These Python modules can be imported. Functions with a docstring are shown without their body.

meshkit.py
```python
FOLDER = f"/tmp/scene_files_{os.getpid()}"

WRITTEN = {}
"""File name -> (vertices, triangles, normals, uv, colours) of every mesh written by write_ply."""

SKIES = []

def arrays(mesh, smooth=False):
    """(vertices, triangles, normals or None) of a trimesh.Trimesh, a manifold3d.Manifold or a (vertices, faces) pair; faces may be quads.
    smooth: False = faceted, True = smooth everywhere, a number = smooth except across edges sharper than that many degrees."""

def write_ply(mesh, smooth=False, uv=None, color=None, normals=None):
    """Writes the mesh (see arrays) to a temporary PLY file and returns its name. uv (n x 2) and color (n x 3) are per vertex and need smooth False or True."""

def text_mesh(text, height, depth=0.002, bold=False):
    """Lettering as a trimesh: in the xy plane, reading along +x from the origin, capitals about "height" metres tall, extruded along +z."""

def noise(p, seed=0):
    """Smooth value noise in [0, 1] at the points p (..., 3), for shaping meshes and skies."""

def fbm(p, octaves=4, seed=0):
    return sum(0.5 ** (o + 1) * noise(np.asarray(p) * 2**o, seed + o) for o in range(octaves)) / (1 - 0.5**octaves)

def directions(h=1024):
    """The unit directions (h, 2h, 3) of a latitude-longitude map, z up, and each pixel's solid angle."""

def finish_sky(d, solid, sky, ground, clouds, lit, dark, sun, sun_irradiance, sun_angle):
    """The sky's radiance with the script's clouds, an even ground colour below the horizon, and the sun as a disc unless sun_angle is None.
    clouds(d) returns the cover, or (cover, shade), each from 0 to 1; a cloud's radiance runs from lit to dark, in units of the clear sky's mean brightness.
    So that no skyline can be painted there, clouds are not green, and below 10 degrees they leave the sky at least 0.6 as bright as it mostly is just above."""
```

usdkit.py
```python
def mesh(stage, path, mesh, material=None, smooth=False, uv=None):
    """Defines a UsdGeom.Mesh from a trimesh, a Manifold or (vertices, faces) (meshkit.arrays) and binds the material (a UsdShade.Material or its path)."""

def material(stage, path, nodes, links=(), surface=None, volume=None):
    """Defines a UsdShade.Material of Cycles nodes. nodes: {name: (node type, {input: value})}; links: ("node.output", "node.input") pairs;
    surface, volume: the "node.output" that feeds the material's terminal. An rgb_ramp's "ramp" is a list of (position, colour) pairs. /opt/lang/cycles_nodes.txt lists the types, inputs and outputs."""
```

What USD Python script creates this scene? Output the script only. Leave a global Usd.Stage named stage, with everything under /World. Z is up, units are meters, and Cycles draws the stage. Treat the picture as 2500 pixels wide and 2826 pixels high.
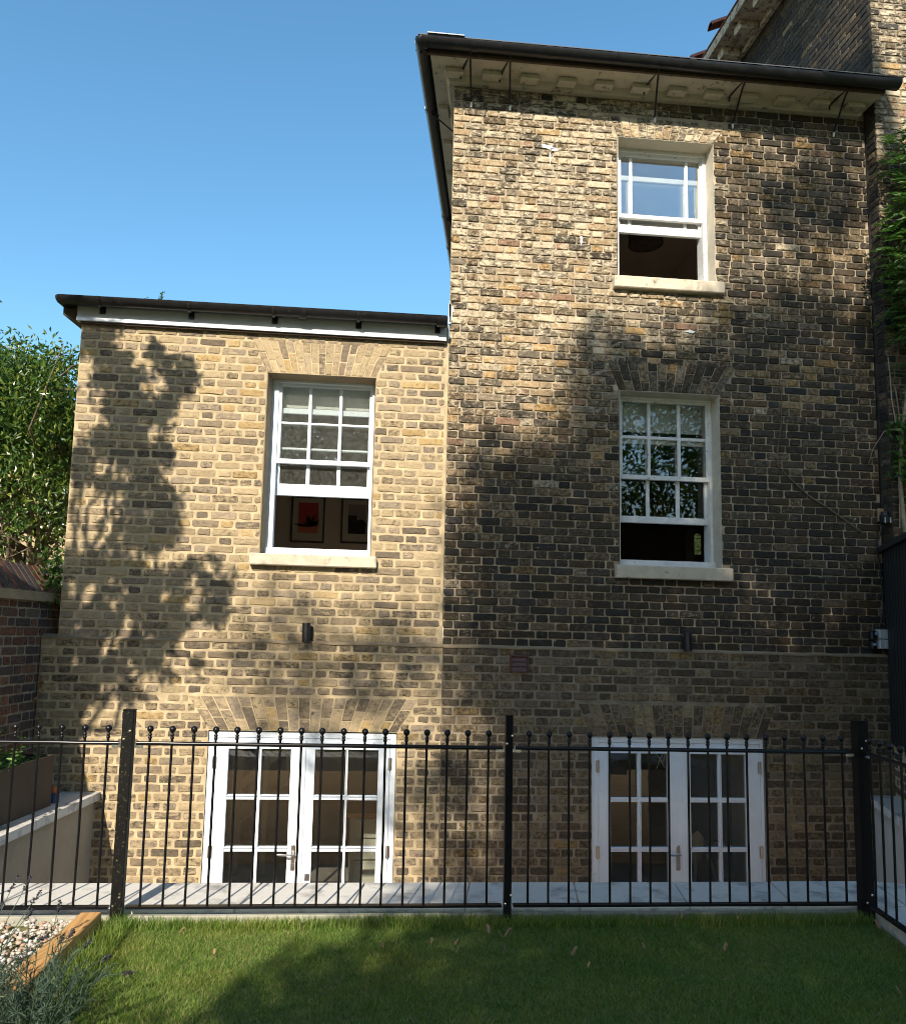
import math, random
import numpy as np, trimesh, usdkit
from shapely.geometry import Polygon, Point, box as sbox
from scipy.sparse import coo_matrix
from scipy.sparse.csgraph import connected_components
from pxr import Usd, UsdGeom, UsdLux, UsdShade, Gf, Sdf, Vt

stage = Usd.Stage.CreateInMemory()
UsdGeom.SetStageUpAxis(stage, UsdGeom.Tokens.z)
UsdGeom.SetStageMetersPerUnit(stage, 1.0)
UsdGeom.Xform.Define(stage, '/World')
UsdGeom.Scope.Define(stage, '/World/Looks')
N3 = lambda v: np.asarray(v, float) / np.linalg.norm(v)

# ---------------------------------------------------------------- camera, sky, sun, exposure
EYE, YAW, PITCH, ROLL, FPX, PPX, PPY = (-0.9156, -6.8806, 1.9414), 0.08663, 0.11528, 0.02456, 2200.0, 1157.5, 1497.8
EXPOSURE = 0.78
SUN_DIR = N3((0.31, 1.0, -0.70))          # the way the light travels
SUN_INT, SKY_STR = 1.25, 0.15
cam = UsdGeom.Camera.Define(stage, '/World/camera')
cyw, syw, cp, sp = math.cos(YAW), math.sin(YAW), math.cos(PITCH), math.sin(PITCH)
fwd = np.array([syw * cp, cyw * cp, sp]); rgt = np.array([cyw, -syw, 0.0]); up = np.cross(rgt, fwd)
cr, sr = math.cos(ROLL), math.sin(ROLL)
rgt, up = rgt * cr + up * sr, -rgt * sr + up * cr
bck = -fwd
cam.AddTransformOp().Set(Gf.Matrix4d(*rgt, 0, *up, 0, *bck, 0, *EYE, 1))
FL = 22.0
cam.CreateFocalLengthAttr(FL)
cam.CreateHorizontalApertureAttr(2500 / FPX * FL)
cam.CreateVerticalApertureAttr(2826 / FPX * FL)
cam.CreateHorizontalApertureOffsetAttr((1250 - PPX) / FPX * FL)
cam.CreateVerticalApertureOffsetAttr((PPY - 1413) / FPX * FL)
cam.CreateClippingRangeAttr(Gf.Vec2f(0.05, 2000))
cam.GetPrim().CreateAttribute('exposure', Sdf.ValueTypeNames.Float).Set(EXPOSURE)

to_sun = -SUN_DIR
sky = UsdLux.DomeLight.Define(stage, '/World/sky')
skym = usdkit.material(stage, '/World/Looks/sky_look', {
    's': ('sky_texture', {'sky_type': 'single_scattering', 'sun_disc': False, 'sun_elevation': math.asin(to_sun[2]),
                          'sun_rotation': math.atan2(to_sun[0], to_sun[1]), 'altitude': 60.0, 'air_density': 1.0, 'aerosol_density': 0.8, 'ozone_density': 1.6}),
    'h': ('hsv', {'hue': 0.486, 'saturation': 1.2, 'value': 1.0, 'fac': 1.0}), 'b': ('background_shader', {'strength': SKY_STR})}, [('s.color', 'h.color'), ('h.color', 'b.color')], surface='b.background')
UsdShade.MaterialBindingAPI.Apply(sky.GetPrim()).Bind(skym)
sky.GetPrim().SetCustomDataByKey('kind', 'structure')
sun = UsdLux.DistantLight.Define(stage, '/World/sun')
zax = to_sun; xax = N3(np.cross((0, 0, 1), zax)); yax = np.cross(zax, xax)
sun.AddTransformOp().Set(Gf.Matrix4d(*xax, 0, *yax, 0, *zax, 0, 0, 0, 30, 1))
sun.CreateIntensityAttr(SUN_INT); sun.CreateAngleAttr(0.53); sun.CreateNormalizeAttr(True)
sun.CreateColorAttr(Gf.Vec3f(1.0, 0.895, 0.745))

# ---------------------------------------------------------------- helpers: naming, meshes
COUNT, BASE = {}, {}
VARIED = {'garden_leaf', 'shrub_leaf', 'wisteria_leaf', 'mint_leaf', 'grass_blade', 'lavender_leaf', 'pebbles'}
def numbered(parent, name):
    k = COUNT.get((parent, name), 0); COUNT[(parent, name)] = k + 1
    return f'{parent}/{name}' + (f'_{k:03d}' if k else '')
def tag(prim, label=None, cat=None, group=None, kind=None):
    for k, v in (('label', label), ('category', cat), ('group', group), ('kind', kind)):
        if v: prim.SetCustomDataByKey(k, v)
def thing(name, label, cat, base=(0, 0, 0), group=None):
    p = numbered('/World', name); x = UsdGeom.Xform.Define(stage, p)
    x.AddTranslateOp().Set(Gf.Vec3d(*map(float, base))); BASE[p] = np.asarray(base, float)
    tag(x.GetPrim(), label, cat, group)
    return p
def root_of(p):
    return '/'.join(p.split('/')[:3])
def obj(name, m, mat, parent='/World', label=None, cat=None, group=None, kind=None, smooth=False, tone=None):
    if isinstance(m, MB):
        tone = m.tones() if m.t else tone; m = m.mesh()
    p = numbered(parent, name)
    off = BASE.get(root_of(parent), np.zeros(3)) if parent != '/World' else np.zeros(3)
    if isinstance(m, (tuple, list)):
        v, f = np.asarray(m[0], float), np.asarray(m[1], int)
        m = (v - off, f)
    else:
        m = m.copy(); m.apply_translation(-off)
    g = usdkit.mesh(stage, p, m, '/World/Looks/' + mat, smooth=smooth)
    if mat in VARIED:
        v_, f_ = (m if isinstance(m, (tuple, list)) else (m.vertices, m.faces)); f_ = np.asarray(f_); n_ = len(v_)
        e_ = np.vstack([f_[:, [0, 1]], f_[:, [1, 2]]]); lab = connected_components(coo_matrix((np.ones(len(e_)), (e_[:, 0], e_[:, 1])), (n_, n_)), False)[1]
        rv = np.random.default_rng(n_).random(lab.max() + 1)[lab].astype(np.float32)
        UsdGeom.PrimvarsAPI(g).CreatePrimvar('rnd', Sdf.ValueTypeNames.Color3fArray, 'vertex').Set(Vt.Vec3fArray.FromNumpy(np.column_stack([rv] * 3)))
    if tone is not None:
        tone = np.asarray(tone, np.float32)
        if tone.ndim == 1: tone = np.tile(tone, (len(g.GetPointsAttr().Get()), 1))
        for nm, part in (('tone', tone[:, :3]), ('wear', tone[:, 3:6])):
            UsdGeom.PrimvarsAPI(g).CreatePrimvar(nm, Sdf.ValueTypeNames.Color3fArray, 'vertex').Set(Vt.Vec3fArray.FromNumpy(np.ascontiguousarray(part)))
    tag(g.GetPrim(), label, cat, group, kind)
    return p
class MB:
    def __init__(s): s.v, s.f, s.t, s.n = [], [], [], 0
    def add(s, v, f, tone=None):
        v = np.asarray(v, float); f = np.asarray(f, int)
        if f.shape[1] == 4: f = np.vstack([f[:, [0, 1, 2]], f[:, [0, 2, 3]]])
        s.v.append(v); s.f.append(f + s.n); s.n += len(v)
        if tone is not None: s.t.append(np.tile(np.asarray(tone, float), (len(v), 1)))
        return s
    def tm(s, m, tone=None): return s.add(m.vertices, m.faces, tone)
    def box(s, x0, x1, y0, y1, z0, z1, c=0.0): return s.tm(cbox(x0, x1, y0, y1, z0, z1, c))
    def mesh(s): return (np.vstack(s.v), np.vstack(s.f))
    def tones(s): return np.vstack(s.t)
def cbox(x0, x1, y0, y1, z0, z1, c=0.0):
    lo, hi = np.array([x0, y0, z0], float), np.array([x1, y1, z1], float)
    if c <= 0:
        b = trimesh.creation.box(extents=hi - lo); b.apply_translation((lo + hi) / 2); return b
    c = min(c, (hi - lo).min() * 0.45); P = []
    for sx in (0, 1):
        for sy in (0, 1):
            for sz in (0, 1):
                p = np.where([sx, sy, sz], hi, lo); d = np.where([sx, sy, sz], -c, c)
                for k in range(3):
                    q = p + d; q[k] = p[k]; P.append(q)
    return trimesh.convex.convex_hull(np.array(P))
def tube(path, r, n=8, cap=True):
    P = np.asarray(path, float); R = np.broadcast_to(np.asarray(r, float), (len(P),))
    T = np.gradient(P, axis=0); T /= np.maximum(np.linalg.norm(T, axis=1, keepdims=True), 1e-9)
    u = N3(np.cross(T[0], (0.31, 0.2, 0.93) if abs(T[0][2]) < .9 else (1, 0.1, 0))); V, F = [], []
    for k in range(len(P)):
        u = N3(u - T[k] * (u @ T[k])); w = np.cross(T[k], u)
        a = np.arange(n) * 2 * np.pi / n
        V.append(P[k] + R[k] * (np.cos(a)[:, None] * u + np.sin(a)[:, None] * w))
    for k in range(len(P) - 1):
        for i in range(n):
            j = (i + 1) % n; F.append((k * n + i, k * n + j, (k + 1) * n + j, (k + 1) * n + i))
    V = np.vstack(V); F = np.array(F); F = np.vstack([F[:, [0, 1, 2]], F[:, [0, 2, 3]]])
    if cap:
        V = np.vstack([V, P[0], P[-1]]); a, b = len(V) - 2, len(V) - 1; m = (len(P) - 1) * n
        F = np.vstack([F, [(a, (i + 1) % n, i) for i in range(n)], [(b, m + i, m + (i + 1) % n) for i in range(n)]])
    return trimesh.Trimesh(V, F, process=False)
def lathe(profile, at=(0, 0, 0), n=12):
    m = trimesh.creation.revolve(np.asarray(profile, float), sections=n); m.apply_translation(at); return m
def extr(poly, y0, y1):
    """(x, z) polygon extruded from y0 to y1."""
    m = trimesh.creation.extrude_polygon(poly, y1 - y0, engine='earcut')
    v = m.vertices[:, [0, 2, 1]].copy(); v[:, 1] += y0
    return trimesh.Trimesh(v, m.faces[:, ::-1], process=False)
def slab(poly, z0, z1):
    m = trimesh.creation.extrude_polygon(poly, z1 - z0, engine='earcut'); m.apply_translation((0, 0, z0)); return m
def prism(quad0, quad1):
    """closed solid between two rings of equal length."""
    n = len(quad0); V = np.vstack([quad0, quad1])
    F = [(i, (i + 1) % n, n + (i + 1) % n) for i in range(n)] + [(i, n + (i + 1) % n, n + i) for i in range(n)]
    F += [(0, i + 1, i) for i in range(1, n - 1)] + [(n, n + i, n + i + 1) for i in range(1, n - 1)]
    m = trimesh.Trimesh(V, F, process=False); m.fix_normals() if m.is_watertight else None
    return m
def concat(L): return trimesh.util.concatenate(L)

def RB(x0, x1, z0, z1): return sbox(x0, z0, x1, z1)

# ---------------------------------------------------------------- materials
LK = '/World/Looks/'
def M(name, nodes, links, surface='p.BSDF', volume=None): usdkit.material(stage, LK + name, nodes, links, surface=surface, volume=volume)
def simple(name, col, rough=0.6, var=0.25, scale=14.0, bump=0.15, bscale=60.0, bdist=0.004, metallic=0.0, spec=0.5, detail=5.0, stain=None):
    lo = tuple(c * (1 - var) for c in col); hi = tuple(min(1, c * (1 + var)) for c in col)
    nodes = {'g': ('geometry', {}), 'n': ('noise_texture', {'scale': scale, 'detail': detail, 'roughness': 0.62}),
             'r': ('rgb_ramp', {'ramp': [(0.28, lo), (0.72, hi)]}),
             'n2': ('noise_texture', {'scale': bscale, 'detail': 4.0}), 'b': ('bump', {'strength': bump, 'distance': bdist}),
             'p': ('principled_bsdf', {'roughness': rough, 'metallic': metallic, 'specular_ior_level': spec})}
    links = [('g.position', 'n.vector'), ('g.position', 'n2.vector'), ('n.fac', 'r.fac'), ('n2.fac', 'b.height'), ('b.normal', 'p.normal')]
    if stain:
        scol, lo_t, hi_t, sscale = stain
        nodes.update({'sn': ('noise_texture', {'scale': sscale, 'detail': 7.0, 'roughness': 0.66}), 'sr': ('map_range', {'from_min': lo_t, 'from_max': hi_t, 'clamp': True}),
                      'sm': ('mix_color', {'b': scol})})
        links += [('g.position', 'sn.vector'), ('sn.fac', 'sr.value'), ('sr.result', 'sm.fac'), ('r.color', 'sm.a'), ('sm.result', 'p.base_color')]
    else: links.append(('r.color', 'p.base_color'))
    M(name, nodes, links)
def brick_look(name, spot_col, dark_col, smear, rough=0.9):
    """tone and wear come per brick from primvars (wear: soot, lime, spare); grain, pits, soot and lime blotches on top."""
    M(name, {'g': ('geometry', {}), 'a': ('attribute', {'attribute': 'tone'}), 'w': ('attribute', {'attribute': 'wear'}), 'ws': ('separate_color', {}),
             'mp': ('mapping', {'scale': (1.0, 1.0, 2.2)}), 'n': ('noise_texture', {'scale': 22.0, 'detail': 9.0, 'roughness': 0.72}), 'r': ('rgb_ramp', {'ramp': [(0.25, (0.5, 0.5, 0.5)), (0.5, (1.0, 1.0, 1.0)), (0.75, (1.42, 1.40, 1.36))]}),
             'm': ('mix_color', {'blend_type': 'multiply', 'fac': 1.0, 'use_clamp': False}),
             'dn': ('noise_texture', {'scale': 30.0, 'detail': 9.0, 'roughness': 0.74}), 'd1': ('math', {'math_type': 'multiply_add', 'value2': 0.42}), 'd2': ('math', {'math_type': 'subtract', 'value2': 0.64}), 'd3': ('math', {'math_type': 'multiply', 'value2': 7.0, 'use_clamp': True}), 'd4': ('math', {'math_type': 'multiply', 'value2': 0.86}), 'dm': ('mix_color', {'b': dark_col}),
             'ln': ('noise_texture', {'scale': 14.0, 'detail': 10.0, 'roughness': 0.76, 'distortion': 0.5}), 'l1': ('math', {'math_type': 'multiply_add', 'value2': 0.40}), 'l2': ('math', {'math_type': 'subtract', 'value2': 0.68}), 'l3': ('math', {'math_type': 'multiply', 'value2': 9.0, 'use_clamp': True}), 'l4': ('math', {'math_type': 'multiply', 'value2': smear}), 'lm': ('mix_color', {'b': spot_col}),
             'n3': ('noise_texture', {'scale': 120.0, 'detail': 7.0, 'roughness': 0.75}), 'n4': ('noise_texture', {'scale': 32.0, 'detail': 4.0}), 'ba': ('math', {'math_type': 'multiply_add', 'value2': 1.2}), 'b': ('bump', {'strength': 0.45, 'distance': 0.005}),
             'p': ('principled_bsdf', {'roughness': rough, 'specular_ior_level': 0.2})},
      [('g.position', 'mp.vector'), ('mp.vector', 'n.vector'), ('g.position', 'dn.vector'), ('mp.vector', 'ln.vector'), ('g.position', 'n3.vector'), ('g.position', 'n4.vector'), ('n.fac', 'r.fac'), ('a.color', 'm.a'), ('r.color', 'm.b'), ('w.color', 'ws.color'),
       ('ws.r', 'd1.value1'), ('dn.fac', 'd1.value3'), ('d1.value', 'd2.value1'), ('d2.value', 'd3.value1'), ('d3.value', 'd4.value1'), ('d4.value', 'dm.fac'), ('m.result', 'dm.a'),
       ('ws.g', 'l1.value1'), ('ln.fac', 'l1.value3'), ('l1.value', 'l2.value1'), ('l2.value', 'l3.value1'), ('l3.value', 'l4.value1'), ('l4.value', 'lm.fac'), ('dm.result', 'lm.a'), ('lm.result', 'p.base_color'),
       ('n4.fac', 'ba.value1'), ('n3.fac', 'ba.value3'), ('ba.value', 'b.height'), ('b.normal', 'p.normal')])
brick_look('stock_brick', (0.37, 0.29, 0.178), (0.045, 0.036, 0.024), 0.8)
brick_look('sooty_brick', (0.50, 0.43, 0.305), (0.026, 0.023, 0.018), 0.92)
brick_look('red_brick', (0.3, 0.27, 0.22), (0.03, 0.022, 0.018), 0.7)
simple('cream_mortar', (0.41, 0.325, 0.20), 0.95, 0.3, 9, 0.6, 130, 0.004)
simple('grey_mortar', (0.33, 0.275, 0.195), 0.95, 0.5, 7, 0.6, 130, 0.004)
simple('blackish_mortar', (0.05, 0.045, 0.038), 0.95, 0.5, 9, 0.6, 120, 0.004)  # near-black joints for the neighbour side wall
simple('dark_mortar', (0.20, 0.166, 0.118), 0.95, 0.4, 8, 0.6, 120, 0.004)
simple('white_paint', (0.64, 0.70, 0.765), 0.42, 0.05, 7, 0.12, 50, 0.002, stain=((0.52, 0.51, 0.48), 0.60, 0.74, 13.0))
simple('aged_white_paint', (0.68, 0.68, 0.66), 0.5, 0.1, 10, 0.25, 60, 0.003, stain=((0.22, 0.19, 0.15), 0.60, 0.68, 30.0))
simple('render_cream', (0.52, 0.47, 0.37), 0.9, 0.12, 9, 0.5, 45, 0.006)
simple('render_buff', (0.24, 0.185, 0.115), 0.9, 0.2, 9, 0.6, 60, 0.006)
simple('sill_stone', (0.52, 0.45, 0.34), 0.85, 0.16, 12, 0.4, 80, 0.004, stain=((0.17, 0.15, 0.11), 0.56, 0.70, 9.0))
simple('cornice_paint', (0.47, 0.43, 0.35), 0.8, 0.12, 10, 0.4, 40, 0.004, stain=((0.13, 0.11, 0.08), 0.58, 0.68, 12.0))
simple('fascia_shade_paint', (0.46, 0.475, 0.48), 0.45, 0.05, 6, 0.1, 40)  # gutter shade over the white fascia is put into this grey
simple('gutter_black', (0.011, 0.011, 0.012), 0.3, 0.4, 18, 0.15, 60, 0.002, spec=0.35, stain=((0.08, 0.075, 0.06), 0.64, 0.72, 25.0))
simple('brown_timber', (0.07, 0.045, 0.03), 0.75, 0.3, 20, 0.3, 80)
simple('railing_black', (0.006, 0.006, 0.007), 0.24, 0.3, 30, 0.04, 90, 0.001, spec=0.3)
simple('post_black', (0.006, 0.006, 0.007), 0.6, 0.3, 30, 0.05, 90, 0.001, spec=0.1)
simple('mossy_black', (0.006, 0.006, 0.006), 0.5, 0.3, 30, 0.04, 90, 0.001, spec=0.12, stain=((0.11, 0.11, 0.04), 0.60, 0.68, 80.0))
simple('lead_grey', (0.42, 0.43, 0.45), 0.5, 0.15, 8, 0.3, 30)
simple('slate', (0.07, 0.075, 0.085), 0.6, 0.3, 8, 0.3, 40)
simple('limestone_paving', (0.52, 0.505, 0.47), 0.75, 0.12, 6, 0.3, 90, 0.003, stain=((0.24, 0.235, 0.225), 0.50, 0.66, 6.0))
simple('paving_joint', (0.42, 0.38, 0.31), 0.9, 0.15, 12)
simple('concrete', (0.30, 0.29, 0.24), 0.9, 0.2, 8, 0.5, 60, 0.005)
simple('wall_render', (0.27, 0.235, 0.18), 0.92, 0.12, 5, 0.5, 110, 0.004)
simple('grey_render', (0.40, 0.39, 0.36), 0.92, 0.1, 5, 0.4, 110, 0.004)
simple('planter_metal', (0.055, 0.042, 0.032), 0.65, 0.12, 4, 0.05, 30, spec=0.15)
simple('soil', (0.035, 0.025, 0.016), 0.95, 0.4, 30, 0.9, 60, 0.02)
simple('lawn_soil', (0.16, 0.15, 0.05), 0.95, 0.4, 26, 0.9, 60, 0.02)
simple('dark_shed', (0.008, 0.0085, 0.009), 0.55, 0.4, 12, 0.3, 50)
simple('light_black', (0.012, 0.012, 0.013), 0.4, 0.2, 10)
simple('vent_brown', (0.075, 0.030, 0.024), 0.45, 0.15, 10)
simple('box_grey', (0.46, 0.49, 0.50), 0.45, 0.05, 10)
simple('label_blue', (0.30, 0.42, 0.62), 0.5, 0.1, 10)
simple('pale_wood', (0.36, 0.24, 0.12), 0.7, 0.2, 30)
simple('steel', (0.62, 0.62, 0.62), 0.22, 0.05, 20, 0.02, 50, 0.001, metallic=1.0)
simple('bark', (0.13, 0.10, 0.065), 0.9, 0.4, 18, 0.8, 40, 0.01)
simple('pale_stem', (0.30, 0.245, 0.17), 0.85, 0.3, 25, 0.5, 60)
simple('bird_lime', (0.82, 0.82, 0.80), 0.8, 0.04, 30)
simple('far_brick', (0.33, 0.25, 0.14), 0.9, 0.25, 9)
simple('tile_red', (0.20, 0.075, 0.05), 0.8, 0.25, 12, 0.4, 40)
simple('old_paint', (0.40, 0.33, 0.23), 0.85, 0.12, 14, 0.5, 45, 0.005, stain=((0.12, 0.095, 0.065), 0.50, 0.60, 16.0))
simple('room_taupe', (0.25, 0.235, 0.215), 0.9, 0.05, 3)
simple('room_brown', (0.045, 0.034, 0.027), 0.9, 0.08, 3)
simple('dining_paint', (0.16, 0.12, 0.07), 0.9, 0.08, 3)
simple('room_beige', (0.68, 0.58, 0.48), 0.9, 0.04, 3)
simple('room_floor', (0.19, 0.165, 0.14), 0.5, 0.2, 6)
simple('stair_paint', (0.42, 0.38, 0.32), 0.6, 0.05, 5)
simple('cabinet_paint', (0.50, 0.47, 0.38), 0.55, 0.03, 5)
simple('oak_top', (0.42, 0.20, 0.06), 0.5, 0.2, 15)
simple('chair_plastic', (0.62, 0.62, 0.58), 0.4, 0.03, 5)
simple('blind_cloth', (0.56, 0.57, 0.53), 0.9, 0.05, 20)
simple('frame_dark', (0.025, 0.022, 0.02), 0.4, 0.2, 20)
simple('print_mount', (0.60, 0.55, 0.47), 0.8, 0.02, 8)
simple('print_red', (0.50, 0.06, 0.05), 0.7, 0.1, 4)
simple('print_pink', (0.62, 0.20, 0.13), 0.7, 0.1, 4)
simple('print_grey', (0.33, 0.28, 0.25), 0.7, 0.1, 4)
simple('print_dark', (0.02, 0.018, 0.016), 0.7, 0.2, 10)
simple('shade_cloth', (0.16, 0.12, 0.08), 0.8, 0.35, 12)
simple('blue_plastic', (0.03, 0.07, 0.16), 0.4, 0.1, 10)
simple('orange_plastic', (0.62, 0.16, 0.03), 0.5, 0.1, 10)
simple('lavender_flower', (0.035, 0.03, 0.042), 0.9, 0.3, 40)
simple('dry_leaf', (0.22, 0.135, 0.07), 0.8, 0.35, 25)
M('oak_sleeper', {'g': ('geometry', {}), 'mp': ('mapping', {'scale': (60.0, 3.0, 60.0)}), 'n': ('noise_texture', {'scale': 1.0, 'detail': 6.0, 'roughness': 0.6, 'distortion': 0.6}),
                  'r': ('rgb_ramp', {'ramp': [(0.25, (0.20, 0.095, 0.03)), (0.5, (0.46, 0.25, 0.085)), (0.75, (0.56, 0.33, 0.13))]}), 'b': ('bump', {'strength': 0.5, 'distance': 0.004}), 'p': ('principled_bsdf', {'roughness': 0.75})},
  [('g.position', 'mp.vector'), ('mp.vector', 'n.vector'), ('n.fac', 'r.fac'), ('r.color', 'p.base_color'), ('n.fac', 'b.height'), ('b.normal', 'p.normal')])
def pane_look(name, refl, dust=0.0):
    M(name, {'f': ('fresnel', {'IOR': 1.52}), 'k': ('math', {'math_type': 'multiply', 'value2': refl, 'use_clamp': True}), 'g': ('geometry', {}),
             'n': ('noise_texture', {'scale': 3.0, 'detail': 1.0}), 'b': ('bump', {'strength': 0.05, 'distance': 0.02}),
             't': ('transparent_bsdf', {'color': (0.93, 0.95, 0.94)}), 'gl': ('glossy_bsdf', {'color': (1, 1, 1), 'roughness': 0.0}), 'mx': ('mix_closure', {}), 'dn': ('noise_texture', {'scale': 24.0, 'detail': 8.0, 'roughness': 0.7}), 'dr': ('map_range', {'from_min': 0.35, 'from_max': 0.8, 'to_min': dust * .15, 'to_max': dust, 'clamp': True}), 'df': ('diffuse_bsdf', {'color': (0.6, 0.59, 0.54)}), 'm2': ('mix_closure', {})},
      [('f.fac', 'k.value1'), ('k.value', 'mx.fac'), ('t.BSDF', 'mx.closure1'), ('gl.BSDF', 'mx.closure2'), ('g.position', 'n.vector'), ('n.fac', 'b.height'), ('b.normal', 'gl.normal'),
       ('g.position', 'dn.vector'), ('dn.fac', 'dr.value'), ('dr.result', 'm2.fac'), ('mx.closure', 'm2.closure1'), ('df.BSDF', 'm2.closure2')], surface='m2.closure')
pane_look('window_glass', 2.0, .06)
pane_look('old_glass', 2.4)
pane_look('plain_glass', 1.1)
pane_look('door_glass', 1.3, .012)
def leaf_look(name, dark, mid, light, trans=0.35, rough=0.45, spec=0.4):
    M(name, {'a': ('attribute', {'attribute': 'rnd'}), 'r': ('rgb_ramp', {'ramp': [(0.0, dark), (0.6, mid), (1.0, light)]}), 'p': ('principled_bsdf', {'roughness': rough, 'specular_ior_level': spec}),
             'hs': ('hsv', {'saturation': 1.1, 'value': 1.5}), 't': ('translucent_bsdf', {}), 'mx': ('mix_closure', {'fac': trans})},
      [('a.fac', 'r.fac'), ('r.color', 'p.base_color'), ('r.color', 'hs.color'), ('hs.color', 't.color'), ('p.BSDF', 'mx.closure1'), ('t.BSDF', 'mx.closure2')], surface='mx.closure')
leaf_look('garden_leaf', (0.020, 0.045, 0.010), (0.045, 0.095, 0.018), (0.11, 0.17, 0.03), 0.35)
leaf_look('shrub_leaf', (0.024, 0.06, 0.012), (0.06, 0.13, 0.022), (0.22, 0.26, 0.04), 0.3, 0.35, 0.6)
leaf_look('wisteria_leaf', (0.026, 0.07, 0.014), (0.055, 0.13, 0.025), (0.12, 0.21, 0.04), 0.4)
leaf_look('mint_leaf', (0.07, 0.15, 0.03), (0.12, 0.24, 0.05), (0.18, 0.32, 0.08), 0.35)
M('grass_blade', {'g': ('geometry', {}), 'a': ('attribute', {'attribute': 'rnd'}), 'r': ('rgb_ramp', {'ramp': [(0.0, (0.075, 0.12, 0.02)), (0.5, (0.15, 0.25, 0.04)), (0.88, (0.25, 0.36, 0.07)), (0.94, (0.38, 0.35, 0.15)), (1.0, (0.34, 0.27, 0.12))]}),
  'n': ('noise_texture', {'scale': 2.6, 'detail': 5.0, 'roughness': 0.65}), 'nr': ('rgb_ramp', {'ramp': [(0.3, (0.72, 0.86, 0.75)), (0.5, (1.0, 1.0, 1.0)), (0.7, (1.3, 1.08, 1.0))]}), 'm': ('mix_color', {'blend_type': 'multiply', 'fac': 1.0, 'use_clamp': False}),
  'p': ('principled_bsdf', {'roughness': 0.5, 'specular_ior_level': 0.4}), 't': ('translucent_bsdf', {}), 'mx': ('mix_closure', {'fac': 0.45})},
  [('a.fac', 'r.fac'), ('g.position', 'n.vector'), ('n.fac', 'nr.fac'), ('r.color', 'm.a'), ('nr.color', 'm.b'), ('m.result', 'p.base_color'), ('m.result', 't.color'), ('p.BSDF', 'mx.closure1'), ('t.BSDF', 'mx.closure2')], surface='mx.closure')
leaf_look('lavender_leaf', (0.025, 0.05, 0.033), (0.055, 0.09, 0.062), (0.11, 0.15, 0.10), 0.2, 0.7, 0.2)
M('pebbles', {'a': ('attribute', {'attribute': 'rnd'}), 'r': ('rgb_ramp', {'ramp': [(0.0, (0.28, 0.17, 0.10)), (0.3, (0.38, 0.29, 0.22)), (0.55, (0.44, 0.40, 0.35)), (0.85, (0.54, 0.53, 0.50)), (1.0, (0.32, 0.29, 0.26))]}), 'p': ('principled_bsdf', {'roughness': 0.7})},
  [('a.fac', 'r.fac'), ('r.color', 'p.base_color')])

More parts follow.
